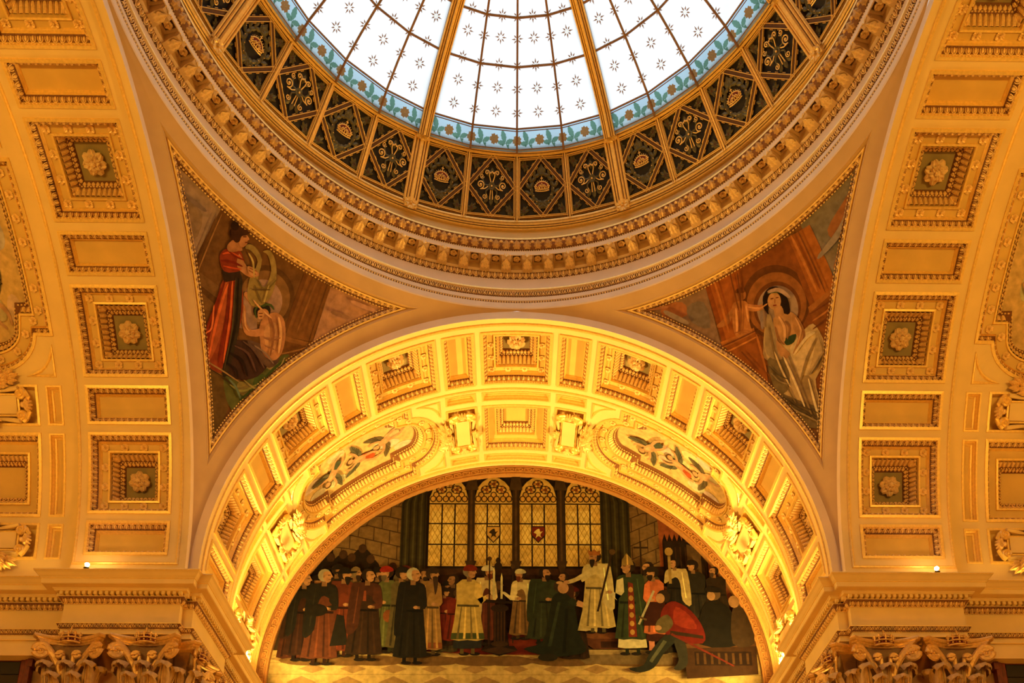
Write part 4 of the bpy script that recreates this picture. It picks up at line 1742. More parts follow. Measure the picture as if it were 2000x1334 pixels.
def capital_kit():
    """origin at the top centre of the abacus on the shaft face; x along, y outward, z up"""
    k = Kit()
    S, F = V((1, 0, 0)), V((0, 1, 0))
    # abacus with hollowed front
    ab = MB()
    def plan(grow):
        pts = []
        for i in range(13):
            u = -1 + 2 * i / 12
            pts.append((u * (.61 + grow), .02 + grow + .22 * abs(u) ** 2.2))
        left = [(-(.61 + grow) - .08, .14 + grow), (-(.54 + grow), -.31)]
        return [left[1], left[0]] + pts + [(-left[0][0], left[0][1]), (-left[1][0], left[1][1])]
    lv = [(.05, 0.0), (.06, -.03), (.04, -.07), (.0, -.085), (.0, -.105), (-.03, -.13), (-.04, -.16), (-.06, -.17)]
    pl = [[V((x, y, z)) for x, y in plan(g)] for g, z in lv]
    n = len(pl[0])
    vs = [v for r in pl for v in r]
    fs = [(a * n + i, a * n + i + 1, (a + 1) * n + i + 1, (a + 1) * n + i) for a in range(len(pl) - 1) for i in range(n - 1)]
    ab.add(vs, fs + [tuple(range(n)), tuple((len(pl) - 1) * n + i for i in range(n - 1, -1, -1))], M_CAPGOLD)
    # bell
    bl = MB()
    rows = [(-.17, .50, .02), (-.24, .47, .0), (-.5, .42, -.06), (-1.0, .40, -.08), (-1.30, .40, -.08), (-1.34, .45, -.04), (-1.38, .45, -.04), (-1.40, .42, -.07)]
    vs = []
    for z, hw, y in rows:
        vs += [V((-hw, -.31, z)), V((-hw, y, z)), V((hw, y, z)), V((hw, -.31, z))]
    fs = [(a * 4 + i, a * 4 + i + 1, a * 4 + i + 5, a * 4 + i + 4) for a in range(len(rows) - 1) for i in range(3)]
    bl.add(vs, fs, M_CAPBELL)
    k.add('capital_bell', bl)
    k.add('abacus', ab)
    for s in (-1, 1):
        vo = MB()
        D = V((s * .95, .3, 0)).normalized()
        c = V((s * .55, .15, -.35))
        st = [V((s * .13, .05, -.86)), V((s * .20, .05, -.66)), V((s * .30, .06, -.46)), V((s * .42, .10, -.29))]
        sp = spiral(c, .165, -1.9, D * s * s, UP, PI * .62, 26, .14) if True else []
        tube(vo, st + sp, [.02, .03, .036, .034] + [.030 - .012 * i / 26 for i in range(27)], M_CAPGOLD, 6, False, 2.2)
        ball(vo, c, .03, .06, .03, M_CAPGOLD, 8, 4)
        # broad ribbon behind the spiral
        k.add('volute', vo)
        hx = MB()
        st = [V((s * .11, .06, -.84)), V((s * .09, .08, -.62)), V((s * .10, .10, -.45))]
        sp = spiral(V((s * .17, .12, -.41)), .085, 1.5, V((s, 0, 0)), UP, PI, 18, .2)
        sp = spiral(V((s * .175, .12, -.43)), .085, -1.5, V((s, 0, 0)), UP, PI, 18, .2)
        tube(hx, st + sp, .026, M_CAPGOLD, 6, False, 1.6)
        k.add('inner_scroll', hx)
    for x, zt, w in ((-.40, -.68, .15), (0, -.68, .16), (.40, -.68, .15)):
        mb = MB()
        cap_leaf(mb, V((x * .95, -.03, -1.36)), V((x * 1.08, -.02, zt)), w, .16, .10, M_CAPSTONE)
        k.add('acanthus_leaf', mb, True)
    for x in (-.21, .21):
        mb = MB()
        cap_leaf(mb, V((x, .02, -1.38)), V((x * 1.05, .05, -.96)), .145, .14, .13, M_CAPSTONE)
        k.add('acanthus_leaf', mb, True)
    for s in (-1, 1):
        mb = MB()
        cap_leaf(mb, V((s * .42, -.16, -1.36)), V((s * .46, -.14, -.66)), .13, .12, .09, M_CAPSTONE, V((0, 1, 0)), V((s, 0, 0)))
        k.add('acanthus_leaf', mb, True)
    for s in (-1, 1):
        mb = MB()
        tube(mb, [V((s * .21, .02, -1.3)), V((s * .21, .05, -.90))], .022, M_CAPGOLD, 6)
        for i in range(5):
            ball(mb, (s * (.15 + .03 * i), .09, -.86), .018, .02, .018, M_CAPGOLD, 6, 3)
        k.add('stem', mb)
    # jewelled crown on the abacus
    cr = MB()
    arc = [V((.20 * sin(a), .10 + .12 * cos(a), -.16)) for a in [rad(-80 + 20 * i) for i in range(9)]]
    tube(cr, arc, .022, M_CAPGOLD, 6)
    tube(cr, [v + UP * .10 for v in arc], .018, M_CAPGOLD, 6)
    for i, v in enumerate(arc):
        ball(cr, v + UP * .05, .022, .022, .022, M_RED if i % 2 else M_CAPGOLD, 6, 4)
        if i % 2 == 0:
            tube(cr, [v + UP * .10, v + UP * .19 + V((0, .02, 0))], .016, M_CAPGOLD, 5)
            ball(cr, v + UP * .205 + V((0, .02, 0)), .026, .026, .03, M_CAPGOLD, 6, 4)
            for dx in (-.03, .03):
                ball(cr, v + UP * .165 + V((dx, .02, 0)), .018, .018, .018, M_CAPGOLD, 6, 3)
    ball(cr, (0, .10, -.03), .13, .09, .09, M_RED, 10, 5)
    for a in (-.5, 0, .5):
        tube(cr, [V((a * .3, .22, -.05)), V((a * .2, .20, .04)), V((0, .12, .09))], .014, M_CAPGOLD, 5)
    tube(cr, [V((0, .14, .08)), V((0, .14, .20))], .014, M_CAPGOLD, 5)
    tube(cr, [V((-.035, .14, .155)), V((.035, .14, .155))], .012, M_CAPGOLD, 5)
    k.add('crown_boss', cr)
    sh = MB()
    box(sh, (-.40, -.31, -11.4), (.40, -.08, -1.40), M_MARBLE)
    k.add('shaft', sh)
    return k


CAPK = capital_kit()
CAPZ = -1.75
for sx, nm in ((-1, 'left'), (1, 'right')):
    for x, lb in ((9.25, 'outer'), (7.70, 'inner')):
        # facing the viewer
        m = Matrix.Translation((sx * x, R1 + .02, CAPZ)) @ Matrix.Rotation(PI, 4, 'Z')
        CAPK.put('pilaster', f'{lb} pilaster with a gilt crowned capital facing forward on the {nm} pier', 'pilaster', m, 'pilasters of the front piers')
    for y, lb in ((7.70, 'nearer'), (9.25, 'farther')):
        m = Matrix.Translation((sx * (R1 + .02), y, CAPZ)) @ Matrix.Rotation(-PI / 2 if sx < 0 else PI / 2, 4, 'Z')
        CAPK.put('pilaster', f'{lb} pilaster with a gilt crowned capital on the inner flank of the {nm} pier', 'pilaster', m, 'pilasters of the front piers')

# ---------------------------------------------------------------- dark framed windows in the bottom corners
for sx, wn, nm in ((-1, 9, 'left'), (1, 10, 'right')):
    t = thing(f'window_{wn}', f'mahogany framed window beside the {nm} pier', None, Matrix.Translation((sx * 11.9, R2 + .33, -1.76)), None, 'structure')
    fr = MB()
    p = [V((-1.60, 0, -4.6)), V((1.60, 0, -4.6)), V((1.60, 0, 0)), V((-1.60, 0, 0))]
    N = [V((0, -1, 0))] * 4
    sweep(fr, p, N, [(0, -.02), (0, .14), (.05, .16), (.07, .12), (.12, .12), (.14, .09), (.22, .09), (.24, .06), (.28, .02)], True, M_WOOD)
    for s in (-1, 1):
        box(fr, (s * 1.60 - .05, -.16, -.42), (s * 1.60 + .05, 0, .0), M_WOOD)
    fr.build('window_frame', t)
    pn = MB()
    box(pn, (-1.36, -.03, -4.4), (1.36, -.01, -.2), M_DARKPANE)
    pn.build('pane', t)
    sh = MB()
    box(sh, (-1.34, -.05, -.55), (1.34, -.035, -.26), M_IRON)
    sh.build('blind', t)

# ---------------------------------------------------------------- small glowing lamps on the cornice edge
m_bulb = bpy.data.materials.new('lamp_glow')
m_bulb.use_nodes = True
b = m_bulb.node_tree.nodes['Principled BSDF']
b.inputs['Emission Color'].default_value = (1.0, 0.62, 0.28, 1)
b.inputs['Emission Strength'].default_value = 60
for x, y, nm in ((-8.96, 6.42, 'left'), (8.86, 6.42, 'right')):
    t = thing('cornice_lamp', f'small glowing lamp on the cornice edge of the {nm} pier', 'lamp', Matrix.Translation((x, y, -.39)), 'lamps on the cornice edge')
    mb = MB()
    box(mb, (-.05, -.04, 0), (.05, .06, .02), M_IRON)
    tube(mb, [V((0, .03, .02)), V((0, .03, .09))], .018, M_IRON, 6)
    mb.build('bracket', t)
    mb = MB()
    ball(mb, (0, -.005, .095), .050, .045, .045, m_bulb, 10, 8)
    mb.build('bulb', t, True)
    d = bpy.data.lights.new('cornice_lamp_light', 'POINT')
    d.energy, d.color, d.shadow_soft_size = 9, (1.0, 0.55, 0.18), .05
    o = bpy.data.objects.new('cornice_lamp_light', d)
    COL.objects.link(o)
    o.location = (x, y + .02, -.18)
SPAND_LEFT = [
 ((.57,.45,.34), [(-67.87,42.11),(-56.22,42.9),(-55.61,35.36),(-57.46,36.25),(-63.29,39.9)], 0),
 ((.52,.4,.28), [(-62.87,40.21),(-58.26,40.57),(-57.66,37.5)], 1),
 ((.4,.26,.12), [(-56.35,42.82),(-39.53,42.36),(-39.46,34.72),(-44.13,33.37),(-44.74,29.01),(-51.01,29.88),(-56.06,35.08)], 0),
 ((.44,.3,.15), [(-56.06,35.08),(-50.5,35.26),(-50.18,32.37),(-52.79,31.59)], 0),
 ((.34,.22,.1), [(-55.12,33.96),(-49.88,33.89),(-49.94,33.05),(-54.26,33.45)], 0),
 ((.34,.22,.1), [(-39.95,39.21),(-39.63,37.76),(-40.06,36.24),(-41.12,34.89),(-42.63,33.92),(-44.36,33.45),(-46.07,33.55),(-47.52,34.19),(-48.52,35.29),(-48.94,36.68),(-48.7,38.16),(-47.78,39.53),(-46.3,40.57),(-44.47,41.1),(-42.59,41.04),(-40.99,40.37)], 1),
 ((.48,.33,.17), [(-40.59,38.82),(-40.31,37.58),(-40.66,36.29),(-41.54,35.14),(-42.82,34.31),(-44.29,33.91),(-45.74,34.01),(-46.98,34.56),(-47.83,35.51),(-48.19,36.7),(-47.97,37.97),(-47.19,39.13),(-45.94,40.01),(-44.4,40.45),(-42.82,40.38),(-41.47,39.81)], 1),
 ((.6,.45,.35), [(-41.57,38.01),(-41.35,36.88),(-41.74,35.73),(-42.65,34.79),(-43.89,34.24),(-45.2,34.17),(-46.37,34.6),(-47.16,35.44),(-47.44,36.53),(-47.14,37.67),(-46.28,38.63),(-45.03,39.22),(-43.63,39.31),(-42.39,38.88)], 1),
 ((.56,.42,.33), [(-47.37,34.52),(-44.18,34.37),(-43.38,32.7),(-45.73,31.26)], 0),
 ((.42,.27,.12), [(-46.26,32.36),(-39.34,34.44),(-38.86,31.58),(-44.98,29.58)], 0),
 ((.46,.29,.13), [(-39.53,42.36),(-34.83,42.42),(-35.04,35.19),(-39.64,34.31)], 0),
 ((.38,.23,.1), [(-39.85,42.23),(-39.11,42.32),(-39.31,34.78),(-39.76,34.6)], 0),
 ((.62,.44,.31), [(-34.83,42.42),(-21.23,43.1),(-29.29,38.75),(-34.94,34.95)], 0),
 ((.66,.47,.33), [(-33.41,41.9),(-26.79,42.3),(-30.44,39.34),(-33.46,37.6)], 1),
 ((.42,.26,.11), [(-39.64,34.31),(-33.92,35.3),(-37.72,30.33),(-40.0,30.78)], 0),
 ((.5,.32,.15), [(-39.64,34.31),(-33.92,35.3),(-34.14,34.69),(-39.57,33.74)], 0),
 ((.36,.26,.12), [(-49.8,26.45),(-43.78,26.59),(-44.42,19.18),(-45.23,15.67)], 0),
 ((.5,.36,.18), [(-49.8,26.45),(-43.78,26.59),(-43.97,25.82),(-49.44,25.82)], 0),
 ((.34,.33,.15), [(-46.09,26.31),(-43.02,26.73),(-38.83,32.14),(-37.56,31.28),(-40.99,25.57),(-43.59,22.68)], 1),
 ((.52,.44,.22), [(-43.71,26.42),(-42.03,26.7),(-42.45,25.14),(-43.62,25.29)], 1),
 ((.26,.3,.13), [(-41.77,27.77),(-40.52,28.85),(-40.38,27.55),(-41.44,26.4)], 1),
 ((.56,.47,.26), [(-40.86,29.74),(-39.27,31.08),(-39.54,29.81)], 1),
 ((.24,.15,.11), [(-46.95,29.84),(-44.93,31.37),(-42.74,31.84),(-40.43,30.8),(-41.48,28.1),(-44.16,26.55),(-46.55,26.63)], 1),
 ((.38,.27,.2), [(-44.51,31.57),(-41.77,31.99),(-39.16,31.46),(-40.21,29.8),(-42.87,30.56)], 1),
 ((.68,.45,.27), [(-43.59,34.44),(-42.31,36.22),(-40.49,36.19),(-39.34,34.44),(-39.09,32.17),(-40.02,30.84),(-41.73,31.06),(-42.85,32.47)], 1),
 ((.74,.52,.32), [(-42.69,34.03),(-41.48,35.23),(-40.21,33.4),(-40.57,31.56),(-41.92,32.34)], 1),
 ((.68,.45,.27), [(-43.15,35.71),(-46.11,36.49),(-47.27,36.6),(-47.32,36.04),(-45.18,35.45),(-43.06,34.81)], 1),
 ((.68,.45,.27), [(-42.83,33.97),(-44.46,32.95),(-45.6,33.5),(-46.53,34.94),(-47.21,34.87),(-46.18,33.08),(-44.91,32.06),(-42.85,32.87)], 1),
 ((.16,.14,.08), [(-42.77,36.22),(-42.77,35.63),(-43.24,35.05),(-44.01,34.7),(-44.77,34.71),(-45.25,35.08),(-45.27,35.67),(-44.81,36.25),(-44.04,36.61),(-43.26,36.59)], 1),
 ((.68,.45,.27), [(-42.8,35.73),(-42.8,35.21),(-43.23,34.8),(-43.84,34.74),(-44.26,35.07),(-44.27,35.59),(-43.84,36.01),(-43.23,36.07)], 1),
 ((.24,.27,.11), [(-45.24,35.56),(-44.65,36.51),(-43.36,36.83),(-44.07,36.1)], 1),
 ((.56,.45,.23), [(-47.62,38.11),(-47.54,40.37),(-49.32,40.96),(-50.19,40.78),(-50.19,41.32),(-49.02,41.65),(-47.08,40.87),(-46.37,38.53),(-44.96,38.38),(-45.01,40.37),(-46.46,41.7),(-47.49,41.75),(-46.51,42.35),(-45.06,41.69),(-43.77,39.93),(-43.62,37.32),(-45.24,35.56),(-46.83,36.14)], 1),
 ((.52,.22,.1), [(-51.13,36.27),(-49.21,37.64),(-46.81,34.8),(-46.03,30.43),(-45.87,26.56),(-49.63,26.26),(-50.61,29.42),(-50.83,33.38)], 1),
 ((.62,.3,.14), [(-50.93,35.36),(-50.23,36.01),(-48.47,31.24),(-48.48,27.15),(-49.38,27.35),(-49.96,31.81)], 1),
 ((.5,.17,.07), [(-49.55,36.1),(-49.0,36.4),(-46.83,31.4),(-46.71,27.03),(-47.37,27.04),(-47.92,31.53)], 1),
 ((.21,.16,.1), [(-49.47,37.16),(-48.53,37.45),(-46.26,32.36),(-45.6,26.69),(-46.5,26.52),(-47.23,31.88)], 1),
 ((.2,.13,.08), [(-51.96,36.97),(-49.8,38.55),(-48.77,37.53),(-50.91,35.92)], 0),
 ((.5,.19,.09), [(-53.18,38.18),(-52.72,39.4),(-50.97,40.23),(-49.29,39.22),(-49.54,38.15),(-51.62,37.02)], 1),
 ((.68,.45,.27), [(-50.69,39.84),(-48.87,39.17),(-47.3,39.42),(-46.54,39.12),(-47.72,38.27),(-50.08,38.4)], 1),
 ((.68,.45,.27), [(-51.67,39.84),(-51.33,40.71),(-50.47,40.36)], 1),
 ((.22,.12,.06), [(-51.82,41.87),(-51.72,41.45),(-51.98,41.01),(-52.5,40.72),(-53.08,40.69),(-53.5,40.93),(-53.61,41.35),(-53.35,41.79),(-52.84,42.09),(-52.25,42.12)], 1),
 ((.3,.17,.09), [(-50.95,41.93),(-50.9,41.48),(-51.27,40.99),(-51.93,40.63),(-52.61,40.55),(-53.07,40.77),(-53.13,41.21),(-52.77,41.71),(-52.12,42.08),(-51.42,42.16)], 1),
 ((.68,.45,.27), [(-52.27,41.42),(-51.21,42.14),(-50.48,41.71),(-50.47,40.9),(-51.18,40.52)], 1),
 ((.78,.36,.16), [(-50.37,35.7),(-50.05,32.49),(-49.04,27.56),(-48.8,27.64),(-49.64,32.62),(-50.12,35.77)], 1),
 ((.44,.14,.05), [(-50.89,35.68),(-50.4,31.62),(-49.8,27.84),(-49.6,27.9),(-50.07,31.71),(-50.68,35.74)], 1),
 ((.44,.14,.05), [(-50.08,36.11),(-48.67,32.53),(-47.59,27.63),(-47.35,27.71),(-48.27,32.68),(-49.84,36.21)], 1),
 ((.76,.34,.15), [(-49.78,36.26),(-48.22,32.75),(-46.9,27.97),(-46.7,28.05),(-47.89,32.88),(-49.58,36.36)], 1),
 ((.48,.16,.06), [(-50.98,34.68),(-50.62,30.81),(-50.43,28.52),(-50.27,28.56),(-50.36,30.88),(-50.81,34.72)], 1),
 ((.8,.4,.2), [(-50.41,29.47),(-49.82,30.49),(-50.73,32.75),(-50.88,32.68),(-50.08,30.42),(-50.55,29.51)], 1),
 ((.13,.1,.06), [(-49.05,36.92),(-47.08,32.65),(-46.35,27.91),(-46.19,27.95),(-46.82,32.75),(-48.89,36.99)], 1),
 ((.3,.24,.14), [(-49.45,36.71),(-47.33,31.84),(-46.44,27.38),(-46.31,27.42),(-47.14,31.91),(-49.33,36.76)], 1),
 ((.74,.3,.13), [(-52.85,38.55),(-51.97,39.12),(-50.48,39.46),(-50.48,39.63),(-52.07,39.37),(-52.97,38.67)], 1),
 ((.44,.13,.05), [(-52.53,37.78),(-51.15,38.35),(-49.58,38.71),(-49.59,38.88),(-51.22,38.61),(-52.6,37.92)], 1),
 ((.7,.26,.11), [(-51.93,37.45),(-50.54,37.9),(-49.5,38.36),(-49.55,38.48),(-50.61,38.1),(-51.97,37.58)], 1),
 ((.44,.13,.05), [(-52.67,39.23),(-51.27,39.15),(-49.7,39.48),(-49.71,39.61),(-51.24,39.37),(-52.62,39.37)], 1),
 ((.62,.4,.23), [(-52.93,39.69),(-52.4,40.81),(-51.26,40.62),(-50.9,40.13),(-52.23,39.27)], 1),
 ((.7,.46,.27), [(-52.06,41.67),(-51.43,42.15),(-50.77,42.1),(-50.33,41.92),(-50.51,41.62),(-50.33,41.38),(-50.54,40.86),(-51.26,40.62)], 1),
 ((.24,.13,.06), [(-53.64,41.6),(-53.17,42.28),(-51.87,42.45),(-51.0,42.65),(-50.99,42.12),(-51.63,41.64),(-51.55,41.0),(-52.04,40.6),(-53.04,40.85)], 1),
 ((.17,.09,.04), [(-52.74,42.38),(-52.66,41.99),(-52.96,41.65),(-53.45,41.55),(-53.86,41.75),(-53.94,42.14),(-53.65,42.48),(-53.15,42.59)], 1),
 ((.34,.16,.08), [(-51.35,41.66),(-50.92,41.89),(-50.98,41.98),(-51.41,41.75)], 1),
 ((.42,.16,.09), [(-50.66,41.28),(-50.37,41.44),(-50.44,41.52),(-50.72,41.37)], 1),
 ((.72,.49,.29), [(-48.73,39.24),(-47.51,39.45),(-46.89,39.08),(-47.35,38.58),(-48.33,38.63)], 1),
 ((.5,.3,.16), [(-48.31,39.13),(-47.16,39.3),(-47.16,39.4),(-48.3,39.24)], 1),
 ((.5,.3,.16), [(-48.22,38.84),(-47.12,38.92),(-47.11,39.02),(-48.21,38.95)], 1),
 ((.66,.55,.29), [(-49.46,40.45),(-48.39,39.93),(-47.28,38.61),(-47.12,38.7),(-48.16,40.1),(-49.35,40.58)], 1),
 ((.42,.33,.15), [(-46.41,38.46),(-44.72,37.97),(-43.75,39.68),(-43.91,39.72),(-44.83,38.16),(-46.32,38.59)], 1),
 ((.4,.31,.14), [(-46.49,37.63),(-44.71,36.45),(-44.59,36.56),(-46.37,37.74)], 1),
 ((.66,.55,.29), [(-44.63,38.56),(-44.38,36.79),(-44.16,36.85),(-44.4,38.62)], 1),
 ((.34,.25,.12), [(-46.5,37.18),(-44.3,38.21),(-44.36,38.33),(-46.57,37.29)], 1),
 ((.2,.12,.07), [(-44.31,36.07),(-44.81,35.43),(-44.55,34.68),(-44.33,34.75),(-44.45,35.45),(-44.13,36.0)], 1),
 ((.27,.3,.13), [(-44.86,36.06),(-45.2,35.2),(-44.61,34.5),(-44.45,34.59),(-44.93,35.27),(-44.69,36.04)], 1),
 ((.27,.3,.13), [(-43.93,36.48),(-43.19,36.64),(-42.54,36.46),(-42.42,36.63),(-43.12,36.93),(-43.97,36.65)], 1),
 ((.52,.32,.18), [(-42.53,35.3),(-41.42,33.91),(-40.82,31.47),(-40.6,31.53),(-41.08,34.05),(-42.34,35.42)], 1),
 ((.8,.58,.36), [(-41.36,35.8),(-40.42,34.33),(-39.76,32.18),(-39.5,32.26),(-40.0,34.5),(-41.12,35.94)], 1),
 ((.54,.34,.19), [(-42.31,32.77),(-41.0,33.02),(-40.06,33.73),(-40.16,33.84),(-41.09,33.22),(-42.32,32.91)], 1),
 ((.54,.34,.19), [(-41.78,31.93),(-40.47,32.08),(-40.46,32.22),(-41.77,32.06)], 1),
 ((.8,.58,.36), [(-45.77,36.07),(-44.31,35.64),(-42.52,35.4),(-42.45,35.54),(-44.2,35.86),(-45.69,36.21)], 1),
 ((.8,.58,.36), [(-46.51,34.27),(-45.67,32.9),(-44.87,32.59),(-44.8,32.69),(-45.51,33.02),(-46.4,34.33)], 1),
 ((.72,.5,.3), [(-44.65,35.3),(-44.11,35.82),(-43.59,35.51),(-43.61,34.83),(-44.19,34.57)], 1),
 ((.36,.18,.09), [(-44.37,35.1),(-43.86,35.34),(-43.9,35.43),(-44.41,35.19)], 1),
 ((.42,.2,.1), [(-44.13,34.81),(-43.77,34.97),(-43.81,35.07),(-44.18,34.9)], 1),
 ((.34,.22,.17), [(-45.9,30.01),(-43.95,29.96),(-42.2,28.63),(-42.05,28.78),(-43.77,30.25),(-45.86,30.19)], 1),
 ((.15,.09,.06), [(-46.25,28.87),(-44.48,28.75),(-43.12,27.54),(-42.93,27.7),(-44.25,29.09),(-46.19,29.09)], 1),
 ((.36,.25,.19), [(-45.0,31.01),(-43.04,30.68),(-41.18,29.49),(-41.06,29.62),(-42.89,30.9),(-44.94,31.16)], 1),
 ((.15,.09,.06), [(-46.05,27.62),(-44.88,27.36),(-44.27,26.75),(-44.1,26.88),(-44.68,27.63),(-45.98,27.81)], 1),
 ((.52,.4,.31), [(-43.24,31.28),(-41.49,31.08),(-40.05,30.5),(-39.95,30.64),(-41.38,31.3),(-43.19,31.43)], 1),
 ((.58,.43,.24), [(-49.38,26.34),(-47.02,26.44),(-44.03,26.28),(-43.99,26.41),(-46.97,26.64),(-49.36,26.47)], 1),
 ((.24,.17,.08), [(-48.96,25.75),(-46.43,25.79),(-44.54,25.5),(-44.49,25.61),(-46.38,25.96),(-48.94,25.86)], 1),
 ((.5,.46,.22), [(-44.81,25.34),(-42.98,25.29),(-41.4,26.88),(-41.54,27.0),(-43.07,25.56),(-44.77,25.52)], 1),
 ((.22,.26,.11), [(-42.87,24.3),(-41.61,25.9),(-40.16,28.09),(-40.37,28.19),(-41.94,26.06),(-43.07,24.4)], 1),
 ((.56,.48,.25), [(-43.07,26.72),(-41.34,26.35),(-40.67,26.39),(-40.64,26.54),(-41.26,26.58),(-43.01,26.87)], 1),
 ((.22,.26,.11), [(-40.28,28.46),(-39.21,30.21),(-38.34,31.29),(-38.53,31.4),(-39.56,30.36),(-40.5,28.53)], 1),
 ((.6,.52,.3), [(-39.34,29.42),(-38.63,30.38),(-38.48,31.7),(-38.66,31.7),(-38.89,30.42),(-39.48,29.48)], 1),
 ((.38,.42,.3), [(-45.2,25.86),(-44.13,25.39),(-43.13,24.51),(-42.97,24.66),(-43.91,25.65),(-45.09,26.03)], 1),
 ((.34,.21,.09), [(-56.64,40.94),(-55.95,36.56),(-55.67,34.66),(-55.53,34.7),(-55.72,36.62),(-56.49,40.98)], 1),
 ((.56,.38,.19), [(-56.06,41.7),(-55.59,38.15),(-55.18,35.3),(-55.06,35.34),(-55.39,38.2),(-55.93,41.74)], 1),
 ((.5,.32,.15), [(-37.63,42.26),(-38.0,36.01),(-37.77,36.03),(-37.38,42.28)], 1),
 ((.36,.22,.1), [(-35.72,42.4),(-35.79,35.48),(-35.59,35.5),(-35.5,42.43)], 1),
 ((.36,.22,.1), [(-38.21,31.78),(-35.72,34.34),(-35.85,34.42),(-38.33,31.85)], 1),
 ((.54,.36,.18), [(-38.75,32.23),(-34.8,34.65),(-34.91,34.78),(-38.85,32.35)], 1),
 ((.7,.52,.38), [(-62.87,38.68),(-59.89,37.97),(-57.99,36.57),(-57.64,36.86),(-59.42,38.56),(-62.7,39.04)], 1),
 ((.46,.36,.28), [(-62.4,40.37),(-58.68,40.81),(-58.64,41.21),(-62.37,40.76)], 1),
 ((.7,.5,.36), [(-30.51,41.61),(-26.66,41.61),(-26.58,42.04),(-30.44,42.03)], 1),
 ((.54,.38,.26), [(-33.37,39.41),(-30.64,39.6),(-30.61,40.02),(-33.35,39.83)], 1),
]
